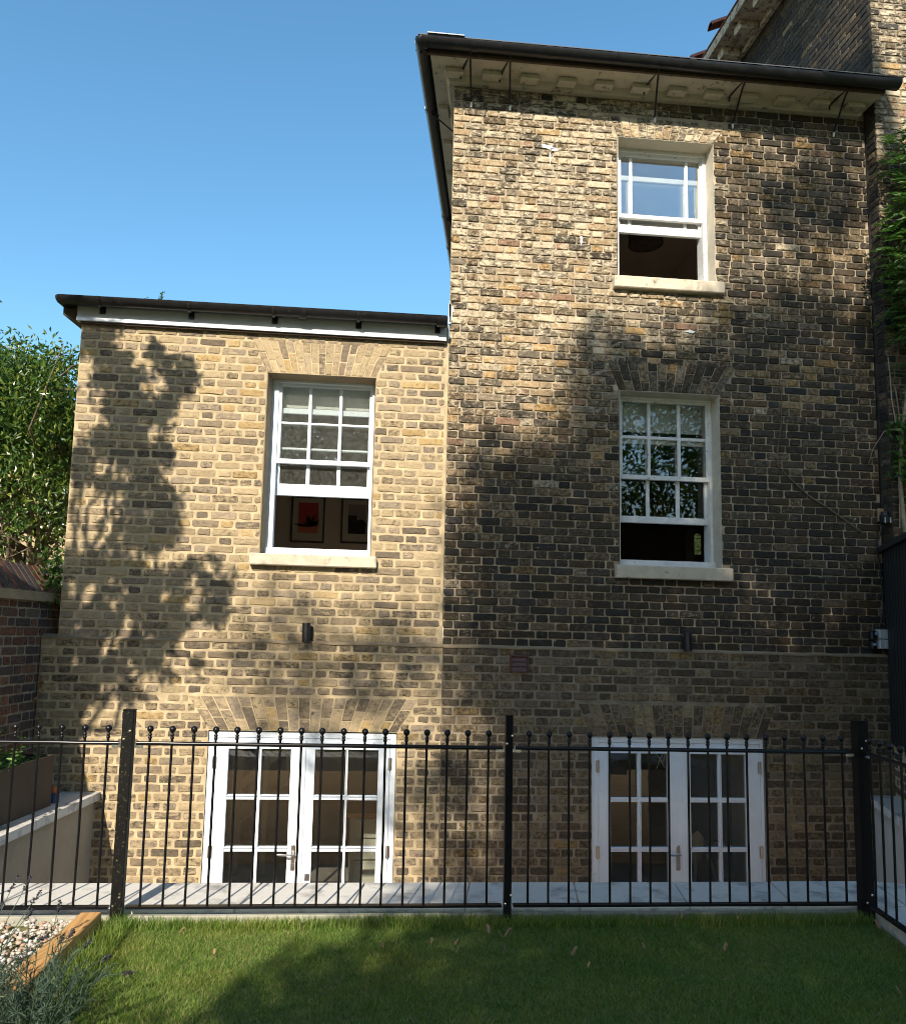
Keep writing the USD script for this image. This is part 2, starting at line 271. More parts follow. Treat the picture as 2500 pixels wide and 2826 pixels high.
# ---------------------------------------------------------------- bricks
def place(O, U, N):
    O, U, N = (np.asarray(a, float) for a in (O, U, N)); W = np.array([0, 0, 1.0])
    return lambda q: O + q[:, :1] * U + q[:, 1:2] * W + q[:, 2:3] * N
def brick_shape(pts, rng, proud, wob=0.0024, rnd=0.008):
    """pts: convex outline (u, w) anticlockwise seen from the front (+n). rounded front edges, uneven outline."""
    P = np.asarray(pts, float); n = len(P); out = []
    for i in range(n):
        a, b, c = P[i - 1], P[i], P[(i + 1) % n]
        r = rnd * rng.uniform(0.5, 1.5)
        out.append(b + (a - b) / max(np.linalg.norm(a - b), 1e-6) * min(r, np.linalg.norm(a - b) * .4))
        out.append(b + (c - b) / max(np.linalg.norm(c - b), 1e-6) * min(r, np.linalg.norm(c - b) * .4))
        if np.linalg.norm(c - b) > .09: out += [b + (c - b) * rng.uniform(.25, .45), b + (c - b) * rng.uniform(.55, .75)]
    o = np.array(out); o += rng.uniform(-wob, wob, o.shape); k = len(o); ctr = o.mean(0)
    ins = lambda d: o + (ctr - o) / np.maximum(np.linalg.norm(ctr - o, axis=1, keepdims=True), 1e-6) * d
    pr = proud + rng.uniform(-.0025, .0025); tl = rng.uniform(-.02, .02, 2)
    def ring(q, h): return np.column_stack([q, h + (q - ctr) @ tl])
    V = np.vstack([ring(o, -.004), ring(ins(.0015), pr - .003), ring(ins(.006), pr)])
    F = []
    for lv in (0, 1):
        for i in range(k):
            j = (i + 1) % k; F += [(lv * k + i, lv * k + j, lv * k + k + j), (lv * k + i, lv * k + k + j, lv * k + k + i)]
    F += [(2 * k, 2 * k + i, 2 * k + i + 1) for i in range(1, k - 1)]
    return V, np.array(F)
def courses(free, z0, z1, ch, joint, S, H, rng, skew=0.0):
    """Flemish bond rectangles (u0, u1, w0, w1); free(w) -> list of open intervals."""
    out, k, z = [], 0, z0; jv = joint + .003
    while z + ch * .6 < z1:
        w0, w1 = z + rng.uniform(-.001, .001), min(z + ch - joint + rng.uniform(-.0015, .0015), z1)
        iv = free((w0 + w1) / 2)
        if iv:
            u = iv[0][0] - 1.0 - ((k % 2) * (S + H) / 2) + rng.uniform(-.012, .012); u -= (u % 1e-9); i = 0
            u = math.floor((iv[0][0] - .6) / (S + H)) * (S + H) + (k % 2) * (S + H) / 2 + rng.uniform(-.012, .012)
            end = iv[-1][1]
            while u < end:
                L = (S if i % 2 == 0 else H) * rng.uniform(.965, 1.035); a, b = u + jv / 2, u + L - jv / 2
                for (p, q) in iv:
                    c, d = max(a, p + .002), min(b, q - .002)
                    if d - c > .022: out.append((c, d, w0, w1, k))
                u += L; i += 1
        z += ch; k += 1
    return out
def lay(parent, rects, mat, tonef, rng, O, U, N, proud, most=300, near=None, wob=.0028, label='brick'):
    """the bricks: the MOST largest in the picture as parts of their own, the rest as one part."""
    T = place(O, U, N); eye = np.array(EYE); items = []
    for r in rects:
        c = T(np.array([[(r[0] + r[1]) / 2, (r[2] + r[3]) / 2, 0.0]]))[0]
        d = np.linalg.norm(c - eye); items.append(((r[1] - r[0]) * (r[3] - r[2]) / d ** 2 if near is None else near(c), r, c))
    order = sorted(range(len(items)), key=lambda i: -items[i][0]); single = set(order[:most]); rest = MB()
    for i, (s, r, c) in enumerate(items):
        V, F = brick_shape([(r[0], r[2]), (r[1], r[2]), (r[1], r[3]), (r[0], r[3])], rng, proud, wob)
        t = tonef((r[0] + r[1]) / 2, (r[2] + r[3]) / 2, rng); P = T(V)
        if i in single: obj('brick', (P, F), mat, parent, smooth=True, tone=t)
        else: rest.add(P, F, t)
    if rest.n: obj('brickwork', rest, mat, parent, kind='stuff', smooth=True)
def holes_free(x0, x1, holes):
    """holes: list of polygons (x, z) convex; returns free(w)."""
    def free(w):
        iv = [(x0, x1)]
        for h in holes:
            mnx, mnz, mxx, mxz = h.bounds
            if mnz < w < mxz:
                s = h.intersection(sbox(mnx - 1, w - 1e-4, mxx + 1, w + 1e-4)).bounds
                if not s: continue
                nv = []
                for a, b in iv:
                    if s[2] <= a or s[0] >= b: nv.append((a, b)); continue
                    if s[0] - a > .03: nv.append((a, s[0]))
                    if b - s[2] > .03: nv.append((s[2], b))
                iv = nv
        return iv
    return free
def flat_arch(parent, name, bl, br, tl, tr, zb, zt, n, mat, mortar, tonef, rng, yf, proud, label=None):
    """gauged flat arch of splayed bricks; each wedge is cut once at an uneven height."""
    base = obj(name, extr(Polygon([(bl, zb), (br, zb), (tr, zt), (tl, zt)]), yf - .001, yf + .12), mortar, parent)
    T = place((0, yf - .001, 0), (1, 0, 0), (0, -1, 0)); j = .0032
    for i in range(n):
        e = lambda s, w: ((bl + (br - bl) * s) * (1 - w) + (tl + (tr - tl) * s) * w, zb + (zt - zb) * w)
        s0, s1 = i / n, (i + 1) / n; cut = (.36 if i % 2 else .64) + rng.uniform(-.06, .06); g = j / (br - bl)
        for (w0, w1) in ((.012, cut - .012), (cut + .012, .985)):
            V, F = brick_shape([e(s0 + g, w0), e(s1 - g, w0), e(s1 - g, w1), e(s0 + g, w1)], rng, proud, .0015, .004)
            obj('arch_brick', (T(V), F), mat, base, smooth=True, tone=tonef((bl + br) / 2, zb, rng))
    return base
def pick(rng, pal, w): return np.array(pal[rng.choice(len(pal), p=np.array(w) / sum(w))]) * rng.uniform(.88, 1.12)
def worn(c, soot_, lime): return np.array([*c, soot_, lime, 0.0])
PALE = [(.32, .25, .15), (.265, .205, .127), (.20, .156, .105), (.33, .232, .108), (.13, .104, .075), (.235, .188, .135)]
def tone_left(u, w, rng): return worn(pick(rng, PALE, [4, 5, 4, 1.2, 1.8, 4]), rng.uniform(.05, .45), rng.uniform(.15, .6))
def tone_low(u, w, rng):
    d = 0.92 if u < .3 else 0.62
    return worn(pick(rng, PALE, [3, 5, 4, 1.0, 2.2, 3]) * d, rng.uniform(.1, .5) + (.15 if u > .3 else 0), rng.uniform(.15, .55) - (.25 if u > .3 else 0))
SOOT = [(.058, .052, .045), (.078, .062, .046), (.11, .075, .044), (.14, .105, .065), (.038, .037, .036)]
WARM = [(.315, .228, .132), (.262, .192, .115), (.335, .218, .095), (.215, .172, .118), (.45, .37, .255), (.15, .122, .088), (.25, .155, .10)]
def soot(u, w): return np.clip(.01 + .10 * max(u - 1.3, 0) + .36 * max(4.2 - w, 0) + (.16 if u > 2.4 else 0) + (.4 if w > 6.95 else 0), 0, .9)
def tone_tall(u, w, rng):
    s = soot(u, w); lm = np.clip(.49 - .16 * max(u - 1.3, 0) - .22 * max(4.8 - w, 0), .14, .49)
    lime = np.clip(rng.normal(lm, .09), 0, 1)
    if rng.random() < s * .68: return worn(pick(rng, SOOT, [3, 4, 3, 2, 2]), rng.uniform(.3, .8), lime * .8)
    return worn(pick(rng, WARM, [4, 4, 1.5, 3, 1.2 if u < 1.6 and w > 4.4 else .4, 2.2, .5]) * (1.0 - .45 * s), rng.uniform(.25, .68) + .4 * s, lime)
RED = [(.12, .055, .036), (.085, .052, .042), (.06, .046, .042), (.15, .072, .045), (.095, .075, .06)]
def tone_red(u, w, rng): return worn(pick(rng, RED, [3, 3, 3, 1.5, 2]), rng.uniform(.1, .5), rng.uniform(0, .3))

# ---------------------------------------------------------------- ground, pavement, sunken patio
GZ = 0.50
BIG = 400.0
hole = Polygon([(-3.40, -2.30), (3.1, -2.30), (4.3, 0.2), (4.3, 8.5), (-3.40, 8.5)])
ground = slab(Polygon([(-BIG, -BIG), (BIG, -BIG), (BIG, BIG), (-BIG, BIG)]).difference(hole), GZ - .06, GZ)
obj('ground', ground, 'lawn_soil', kind='structure', label='earth and turf ground around the house')
obj('patio', cbox(-3.6, 4.2, -2.35, 0.4, -.72, -.62), 'limestone_paving', kind='structure', label='sunken paved patio below the railing')
# coping paving along the railing, slab by slab
pave = obj('pavement', MB().box(-3.75, 2.35, -2.652, -2.245, .40, .548).mesh(), 'paving_joint', kind='structure', label='pale stone paving strip behind the black railing')
rg = np.random.default_rng(5); x = -3.8
xs = [-3.82, -3.22, -2.62, -2.02, -1.43, -.86, -.27, .33, .92, 1.50, 2.12]
for a, b in zip(xs[:-1], xs[1:]):
    g = .004; dz = rg.uniform(-.0015, .0015); sk = .09
    q = lambda z, i=0: np.array([(a + g + i, -2.66 + i, z), (b - g - i, -2.66 + i, z), (b - g + sk - i, -2.235 - i, z), (a + g + sk + i, -2.235 - i, z)])
    obj('paving_slab', concat([prism(q(.50), q(.557 + dz)), prism(q(.557 + dz), q(.561 + dz, .003))]), 'limestone_paving', pave)
for k in range(3):           # return strip towards the camera on the right
    y0, y1 = -2.67 - .6 * k, -3.262 - .6 * k; X = lambda y: 1.90 + .17 * (y + 2.66)
    q = lambda z: np.array([(X(y1), y1, z), (X(y1) + .62, y1 - .02, z), (X(y0) + .62, y0 - .02, z), (X(y0), y0, z)])
    obj('paving_slab', prism(q(.50), q(.560)), 'limestone_paving', pave)
obj('paving_slab', prism(np.array([(2.13, -2.66, .5), (2.55, -2.69, .5), (2.42, -2.30, .5), (2.22, -2.237, .5)]), np.array([(2.13, -2.66, .56), (2.55, -2.69, .56), (2.42, -2.30, .56), (2.22, -2.237, .56)])), 'limestone_paving', pave)
obj('kerb', MB().box(-3.75, 1.92, -2.70, -2.664, .44, .542, .004).mesh(), 'concrete', kind='structure', label='low concrete kerb under the railing beside the lawn')

# retaining walls of the patio
def skew_box(x0, x1, y0, y1, z0, z1, k, x0b=None, x1b=None):
    """box whose sides follow the direction (k, 1)."""
    q = lambda z: np.array([(x0 + k * y1, y1, z), (x1 + k * y1, y1, z), (x1 + k * y0, y0, z), (x0 + k * y0, y0, z)])
    return prism(q(z0), q(z1))
t = thing('retaining_wall', 'low rendered retaining wall with pale stone coping at the left of the patio', 'wall', (-2.9, -1, -.62))
obj('wall', skew_box(-3.30, -2.905, 0.0, -2.25, -.62, .552, .132), 'wall_render', t)
for a, b in ((0, -.42), (-.42, -1.02), (-1.02, -1.63), (-1.63, -2.24)):
    obj('coping_slab', skew_box(-3.33, -2.86, a - .003, b + .003, .552, .612, .132), 'limestone_paving', t)
t = thing('retaining_wall', 'grey rendered retaining wall with grey coping at the right behind the corner post', 'wall', (3.7, -1, -.62))
obj('wall', skew_box(3.76, 4.10, 0.0, -2.6, -.62, .565, .39), 'grey_render', t)
for a, b in ((0, -.75), (-.75, -1.5), (-1.5, -2.3)):
    obj('coping_slab', skew_box(3.72, 4.04, a - .003, b + .003, .565, .63, .39), 'limestone_paving', t)

# ---------------------------------------------------------------- the tall house
rng = np.random.default_rng(11)
JX = -0.095
def lerp(a, b, s): return a + (b - a) * s
HT = thing('brick_house', 'tall brick house with two sash windows and white french doors', 'house', (1.9, 0, -.62))
ops_t = {'up': (1.466, 2.415, 5.284, 6.690), 'mid': (1.474, 2.426, 2.603, 4.209)}
arch_t = {'up': (1.466, 2.413, 1.40, 2.55, 6.690, 6.895), 'mid': (1.474, 2.426, 1.362, 2.598, 4.209, 4.489)}
wp = RB(JX, 3.955, 1.85, 7.14)
for o in ops_t.values(): wp = wp.difference(RB(o[0], o[1], o[2] - .002, o[3]))
wm = extr(wp, .010, .34); e_ = wm.vertices[:, 0] < JX + .01; wm.vertices[e_, 0] += .22 * (wm.vertices[e_, 1] - .007)
wall_t = obj('wall', wm, 'grey_mortar', HT)
hol = [RB(o[0], o[1], o[2] - .12, o[3]) for o in ops_t.values()] + [Polygon([(a[0], a[4]), (a[1], a[4]), (a[3], a[5]), (a[2], a[5])]) for a in arch_t.values()]
hol[0] = RB(1.418, 2.473, 5.17, 5.284).union(RB(*ops_t['up'])); hol[1] = RB(1.427, 2.497, 2.485, 2.603).union(RB(*ops_t['mid']))
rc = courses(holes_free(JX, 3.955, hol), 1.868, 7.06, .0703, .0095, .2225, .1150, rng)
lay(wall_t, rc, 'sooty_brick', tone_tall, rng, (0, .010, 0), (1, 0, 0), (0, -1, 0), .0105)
for k, a in arch_t.items():
    flat_arch(wall_t, 'window_arch', *a, 13, 'sooty_brick', 'grey_mortar', (lambda u, w, r: tone_tall(.3, 6.5, r)) if k == 'up' else (lambda u, w, r: tone_tall(1.5, 3.6, r)), rng, .006, .007)
wl = RB(JX, 3.965, -.62, 1.845).difference(RB(1.210, 2.762, -.7, 1.113))
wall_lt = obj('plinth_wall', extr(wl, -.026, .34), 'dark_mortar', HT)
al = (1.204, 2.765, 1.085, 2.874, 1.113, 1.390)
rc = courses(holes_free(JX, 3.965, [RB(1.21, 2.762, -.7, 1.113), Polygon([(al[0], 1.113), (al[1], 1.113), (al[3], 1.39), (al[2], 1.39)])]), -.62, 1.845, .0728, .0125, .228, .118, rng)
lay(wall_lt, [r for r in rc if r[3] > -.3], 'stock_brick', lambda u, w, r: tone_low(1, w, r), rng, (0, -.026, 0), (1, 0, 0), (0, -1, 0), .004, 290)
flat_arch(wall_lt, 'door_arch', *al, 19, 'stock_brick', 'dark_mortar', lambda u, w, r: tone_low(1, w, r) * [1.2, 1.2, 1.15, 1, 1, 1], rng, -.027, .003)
def ledge(x0, x1, seed):
    r = np.random.default_rng(seed); n = 26; X = np.linspace(x0, x1, n); V = []
    for xx in X:
        h = r.uniform(-.005, .005); V += [(xx, .012, 1.846), (xx, -.036 + h * .4, 1.842 + h), (xx, -.036 + h * .4, 1.853 + h), (xx, .012, 1.876 + h)]
    F = []
    for k in range(n - 1):
        for i in range(4): F.append((4 * k + i, 4 * k + (i + 1) % 4, 4 * k + 4 + (i + 1) % 4, 4 * k + 4 + i))
    F += [(3, 2, 1, 0), tuple(4 * (n - 1) + i for i in range(4))]
    m = trimesh.Trimesh(V, np.vstack([[(a, b, c), (a, c, d)] for a, b, c, d in F]), process=False); m.fix_normals(); return m
obj('plinth_ledge', ledge(JX, 3.95, 3), 'render_buff', HT)
# far sides and roof, seen only at the edges
SK = .20
obj('side_wall', prism(np.array([(JX + .09, .34, 4.4), (JX + .4, .34, 4.4), (JX + .4 + SK * 7, 7.3, 4.4), (JX + .09 + SK * 7, 7.3, 4.4)]), np.array([(JX + .09, .34, 7.1), (JX + .4, .34, 7.1), (JX + .4 + SK * 7, 7.3, 7.1), (JX + .09 + SK * 7, 7.3, 7.1)])), 'grey_mortar', HT)

# cornice: soffit, blocks, bed mould, gutter
SZ = 7.12
soff = Polygon([(JX - .26, -.31), (3.93, -.31), (3.93, 0.30), (JX + .06, .30), (JX + 1.46, 7.2), (JX - .26 + SK * 7.5, 7.2)])
sof = obj('eaves_soffit', slab(soff, SZ, SZ + .05), 'cornice_paint', HT)
bed = [prism(np.array([(JX - .055, -.055, 7.062), (3.88, -.055, 7.062), (3.88, -.0005, 7.062), (JX - .055, -.0005, 7.062)]), np.array([(JX - .085, -.085, SZ - .001), (3.90, -.085, SZ - .001), (3.90, -.0005, SZ - .001), (JX - .085, -.0005, SZ - .001)])),
       prism(np.array([(JX - .055, 0, 7.062), (JX - .001, 0, 7.062), (JX - .001 + SK * 7, 7, 7.062), (JX - .055 + SK * 7, 7, 7.062)]), np.array([(JX - .085, 0, SZ - .001), (JX - .001, 0, SZ - .001), (JX - .001 + SK * 7, 7, SZ - .001), (JX - .085 + SK * 7, 7, SZ - .001)]))]
obj('bed_mould', concat(bed), 'cornice_paint', HT)
for i in range(12):
    x0 = -.205 + .3535 * i
    w = .17 if i else .175
    if x0 + w > 3.95: continue
    obj('eaves_block', cbox(x0, x0 + w, -.175, -.088, SZ - .048, SZ - .001, .004), 'cornice_paint', sof)
for i in range(5):
    y0 = .35 + .55 * i; obj('eaves_block', skew_box(JX - .175, JX - .088, y0 + .15, y0, SZ - .048, SZ - .001, SK), 'cornice_paint', sof)
obj('eaves_board', concat([cbox(JX - .29, 3.94, -.335, -.312, SZ - .012, SZ + .07), skew_box(JX - .29, JX - .265, 7.0, -.312, SZ - .012, SZ + .07, SK)]), 'brown_timber', HT)
def half_round(n=9, r=.056):
    a = np.linspace(np.pi, 2 * np.pi, n); o = np.column_stack([np.cos(a) * r, np.sin(a) * r]); i = o[::-1] * .9
    return np.vstack([o, i])
def gutter_run(A, B, side, r=.064, n=9):
    """half-round gutter from A to B; side: horizontal unit vector across it."""
    A, B, side = map(lambda v: np.asarray(v, float), (A, B, side)); pr = half_round(n, r)
    ring = lambda P: P + pr[:, :1] * side + pr[:, 1:] * np.array([0, 0, 1.0])
    m = prism(ring(A), ring(B)); return m
def rail(A, B, side, w, h, dz):
    A, B, side = map(lambda v: np.asarray(v, float), (A, B, side)); z = np.array([0, 0, 1.0])
    ring = lambda P: np.array([P - side * w / 2 + z * dz, P + side * w / 2 + z * dz, P + side * w / 2 + z * (dz + h), P - side * w / 2 + z * (dz + h)])
    return prism(ring(A), ring(B))
GY, GZ2 = -.385, SZ + .070
g = [gutter_run((JX - .345, GY, GZ2), (4.035, GY, GZ2 - .012), (0, 1, 0)), gutter_run((JX - .345, GY, GZ2), (JX - .345 + SK * 7.4, GY + 7.4, GZ2), N3((1, -SK, 0)))]
sphere = trimesh.creation.icosphere(2, .0625); sphere.vertices[:, 2] = np.minimum(sphere.vertices[:, 2], .0); sphere.apply_translation((JX - .345, GY, GZ2))
gut = obj('gutter', concat(g + [sphere]), 'gutter_black', HT, smooth=50)
for x0 in (-.42, .02, .70, 1.35, 2.02, 2.70, 3.28):
    pr = [(x0 - .03, GY, GZ2), (x0 + .03, GY, GZ2)]; m = gutter_run(pr[0], pr[1], (0, 1, 0), .069)
    obj('gutter_joint', m, 'gutter_black', gut, smooth=50)
for (a, b) in (((.0, .064)), ((.363, .431)), ((1.741, 1.832)), ((2.575, 2.602)), ((3.578, 3.623))):
    rod = [tube([(a, GY + .03, GZ2 - .055), (lerp(a, b, .25), -.26, 7.09), (b, -.006, 6.885)], .009, 6), trimesh.creation.icosphere(1, .013)]
    rod[1].apply_translation((a, GY - .01, GZ2 - .058)); rod.append(tube([(a, GY + .03, GZ2 - .055), (a - .05, -.12, SZ - .02), (a - .05, -.11, SZ - .06)], .009, 6))
    p = obj('gutter_stay', concat(rod), 'gutter_black', gut)
    obj('stay_fixing', tube([(b, -.02, 6.90), (b + .002, -.012, 6.855)], [.011, .008], 6), 'bird_lime', p)
for y0, l in ((.9, .22), (2.9, .22), (3.7, .2)):
    xk = JX - .345 + SK * y0
    obj('gutter_stay', concat([tube([(xk, y0 + GY, GZ2 - .06), (xk + .27, y0 + GY + .02, SZ - .01), (xk + .27, y0 + GY + .02, SZ - .08)], .008, 6), tube([(xk, y0 + GY, GZ2 - .06), (xk + .40, y0 + GY, GZ2 - .38)], .008, 6)]), 'gutter_black', gut)
    obj('gutter_joint', gutter_run((xk - .005, y0 + GY - .03, GZ2), (xk + .005, y0 + GY + .03, GZ2), N3((1, -SK, 0)), .069), 'gutter_black', gut, smooth=50)
roof = prism(np.array([(JX - .40, -.37, 7.235), (3.95, -.37, 7.235), (3.95, 7.2, 7.235), (JX - .4 + SK * 7.5, 7.2, 7.235)]), np.array([(1.6, 2.6, 8.05), (3.95, 2.6, 8.05), (3.95, 4.8, 8.05), (2.0, 4.8, 8.05)]))
rf = obj('roof', roof, 'slate', HT)
rr = np.random.default_rng(8); x = JX - .38
while x < 3.9:                      # eaves course of slates, tails just over the gutter
    w = rr.uniform(.24, .27); obj('roof_slate', prism(np.array([(x, -.41, 7.226), (x + w - .006, -.41, 7.226), (x + w - .006, -.1, 7.30), (x, -.1, 7.30)]), np.array([(x, -.41, 7.233), (x + w - .006, -.41, 7.233), (x + w - .006, -.1, 7.307), (x, -.1, 7.307)])), 'slate', rf); x += w
obj('lead_flashing', prism(np.array([(JX - .30, -.425, 7.236), (JX + .03, -.425, 7.236), (JX + .1, -.2, 7.30), (JX - .3, -.2, 7.30)]), np.array([(JX - .30, -.425, 7.246), (JX + .03, -.425, 7.244), (JX + .1, -.2, 7.31), (JX - .3, -.2, 7.315)])), 'lead_grey', rf)
# lime splashes
def splat(c, sx, sz, seed, n=18, y=-.004):
    r = np.random.default_rng(seed); a = np.sort(r.uniform(0, 2 * np.pi, n)); rad = r.uniform(.45, 1.0, n)
    P = Polygon(np.column_stack([c[0] + np.cos(a) * rad * sx, c[1] + np.sin(a) * rad * sz])).buffer(0)
    if P.geom_type != 'Polygon': P = max(P.geoms, key=lambda g: g.area)
    return extr(P, y - .004, y + .004)
obj('lime_splash', concat([splat((.80, 6.52), .085, .03, 1), splat((.86, 6.50), .06, .018, 2), splat((.82, 6.41), .009, .09, 3), splat((1.12, 5.62), .014, .06, 4)]), 'bird_lime', HT)
obj('lime_splash', splat((2.157, 4.80), .06, .022, 5), 'bird_lime', HT)
obj('lead_flashing', concat([splat((-.085, 4.86), .03, .14, 6, 14), cbox(JX - .012, JX + .012, -.008, .01, 4.74, 4.93)]), 'fascia_shade_paint', HT)

# ---------------------------------------------------------------- the lower wing
rng = np.random.default_rng(23)
HL = thing('brick_wing', 'two storey pale brick wing with white sash window and sunlit french doors', 'house', (-1.7, 0, -.62))
op_l = (-1.697, -.738, 2.602, 4.205); ar_l = (-1.697, -.742, -1.843, -.608, 4.205, 4.508)
wall_l = obj('wall', extr(RB(-3.30, JX - .004, 1.85, 4.72).difference(RB(op_l[0], op_l[1], op_l[2] - .002, op_l[3])), .004, .34), 'cream_mortar', HL)
hol = [RB(*op_l).union(RB(-1.767, -.688, 2.50, 2.602)), Polygon([(ar_l[0], ar_l[4]), (ar_l[1], ar_l[4]), (ar_l[3], ar_l[5]), (ar_l[2], ar_l[5])])]
rc = courses(holes_free(-3.30, JX - .03, hol), 1.868, 4.60, .0729, .0165, .234, .120, rng)
lay(wall_l, rc, 'stock_brick', tone_left, rng, (0, .004, 0), (1, 0, 0), (0, -1, 0), .0045, wob=.0042)
flat_arch(wall_l, 'window_arch', *ar_l, 17, 'stock_brick', 'cream_mortar', lambda u, w, r: tone_left(u, w, r) * [1.1, 1.1, 1.1, .8, 1.2, 1], rng, .003, .003)
a2 = (-2.024, -.470, -2.22, -.293, 1.117, 1.400)
wall_ll = obj('plinth_wall', extr(RB(-3.42, JX - .004, -.62, 1.845).difference(RB(-2.033, -.470, -.7, 1.117)), -.024, .34), 'cream_mortar', HL)
rc = courses(holes_free(-3.42, JX - .004, [RB(-2.033, -.470, -.7, 1.117), Polygon([(a2[0], 1.117), (a2[1], 1.117), (a2[3], 1.4), (a2[2], 1.4)])]), -.62, 1.845, .0728, .0155, .230, .119, rng)
lay(wall_ll, [r for r in rc if r[3] > -.3], 'stock_brick', tone_low, rng, (0, -.024, 0), (1, 0, 0), (0, -1, 0), .0035, 290, wob=.0042)
flat_arch(wall_ll, 'door_arch', *a2, 19, 'stock_brick', 'cream_mortar', lambda u, w, r: tone_left(u, w, r) * [1.05, 1.05, 1.05, 1, 1.2, 1], rng, -.025, .003)
obj('plinth_ledge', ledge(-3.42, JX - .004, 4), 'render_buff', HL)
obj('mortar_seam', prism(np.array([(JX - .03, -.003, 1.88), (JX - .008, -.003, 1.88), (JX - .008, .004, 1.88), (JX - .03, .004, 1.88)]), np.array([(JX - .024, -.003, 4.6), (JX + .0, -.003, 4.6), (JX + .0, .004, 4.6), (JX - .024, .004, 4.6)])), 'cream_mortar', HL)
fas = obj('fascia_board', cbox(-3.33, JX - .03, -.045, -.002, 4.578, 4.75, .004), 'fascia_shade_paint', HL)
obj('fascia_lit_strip', concat([cbox(-3.33, -2.30, -.056, -.046, 4.560, 4.590, .002), cbox(-2.296, -.92, -.056, -.046, 4.559, 4.589, .002), cbox(-.916, JX - .03, -.056, -.046, 4.560, 4.590, .002), cbox(-3.33, JX - .03, -.0455, -.002, 4.562, 4.5775)]), 'white_paint', HL)  # white strip standing for the sunlit lower edge of the fascia
obj('fascia_underside', cbox(-3.30, JX - .03, -.036, -.004, 4.545, 4.560), 'brown_timber', HL)
LGY, LGZ = -.125, 4.728
lk = .14
gl = [gutter_run((-3.425, LGY, LGZ), (JX - .045, LGY, LGZ + .012), (0, 1, 0), .066), gutter_run((-3.425, LGY, LGZ), (-3.425 + lk * 5, LGY + 5, LGZ), N3((1, -lk, 0)), .066)]
sph = trimesh.creation.icosphere(2, .0645); sph.vertices[:, 2] = np.minimum(sph.vertices[:, 2], 0); sph.apply_translation((-3.425, LGY, LGZ))
gut2 = obj('gutter', concat(gl + [sph]), 'gutter_black', HL, smooth=50)
for x0 in (-3.117, -2.366, -1.649, -.914, -.21):
    obj('gutter_bracket', concat([gutter_run((x0 - .012, LGY, LGZ), (x0 + .012, LGY, LGZ), (0, 1, 0), .071), cbox(x0 - .022, x0 + .028, -.062, -.046, 4.625, 4.70, .006)]), 'gutter_black', gut2)
for x0 in (-1.40, -.17):
    obj('gutter_joint', gutter_run((x0 - .035, LGY, LGZ), (x0 + .035, LGY, LGZ), (0, 1, 0), .072), 'gutter_black', gut2, smooth=50)
obj('roof', prism(np.array([(-3.42, -.09, 4.715), (JX - .03, -.09, 4.715), (JX + .6, 4.6, 4.735), (-3.46 + lk * 5, 4.6, 4.735)]), np.array([(-3.42, -.09, 4.73), (JX - .03, -.09, 4.73), (JX + .6, 4.6, 5.35), (-3.46 + lk * 5, 4.6, 5.35)])), 'slate', HL)
obj('eaves_soffit', prism(np.array([(-3.44, -.06, 4.60), (-3.305, .01, 4.56), (-3.305 + lk * 5, 5, 4.56), (-3.44 + lk * 5, 5, 4.60)]), np.array([(-3.44, -.06, 4.73), (-3.305, .01, 4.73), (-3.305 + lk * 5, 5, 4.73), (-3.44 + lk * 5, 5, 4.73)])), 'brown_timber', HL)
obj('side_wall', skew_box(-3.30, -3.0, 5.0, .34, .4, 4.72, lk), 'cream_mortar', HL)

# ---------------------------------------------------------------- windows
def reveal(face, fr, y0, y1, t=.012):
    """lining between the opening at the wall face and the frame set back in it. rects (x0, x1, z0, z1)"""
    a, b = face, fr; m = []
    def quad(p0, p1, q0, q1, out):
        o = np.array(out, float) * t
        A = np.array([(p0[0], y0, p0[1]), (p1[0], y0, p1[1]), (q1[0], y1, q1[1]), (q0[0], y1, q0[1])], float); return prism(A, A + np.array([o[0], 0, o[1]]))
    m.append(quad((a[0], a[2]), (a[0], a[3]), (b[0], b[2]), (b[0], b[3]), (t and -1e-3 / t * 0 - .0, 0)) if False else quad((a[0] + .002, a[2]), (a[0] + .002, a[3] - .002), (b[0], b[2]), (b[0], b[3]), (.6, 0)))
    m.append(quad((a[1] - .002, a[2]), (a[1] - .002, a[3] - .002), (b[1], b[2]), (b[1], b[3]), (-.2, 0)))
    m.append(quad((a[0] + .003, a[3] - .002), (a[1] - .003, a[3] - .002), (b[0], b[3]), (b[1], b[3]), (0, -.2)))
    return concat(m)
def sash(x0, x1, z0, z1, y0, y1, xs, zs, glass_y):
    """xs: glass intervals in x, zs: in z. Returns the timber (with thin bars) and the panes."""
    m = [cbox(x0, xs[0][0], y0, y1, z0, z1, .003), cbox(xs[-1][1], x1, y0, y1, z0, z1, .003),
         cbox(xs[0][0], xs[-1][1], y0 + .001, y1, zs[-1][1], z1, .003), cbox(xs[0][0], xs[-1][1], y0 + .001, y1, z0, zs[0][0], .003)]
    for a, b in zip(xs[:-1], xs[1:]): m.append(cbox(a[1], b[0], y0 + .006, y1 - .004, zs[0][0], zs[-1][1], .006))
    for a, b in zip(zs[:-1], zs[1:]): m.append(cbox(xs[0][0], xs[-1][1], y0 + .008, y1 - .006, a[1], b[0], .006))
    panes = [cbox(a[0] - .002, a[1] + .002, glass_y, glass_y + .003, c[0] - .002, c[1] + .002) for a in xs for c in zs]
    return concat(m), panes
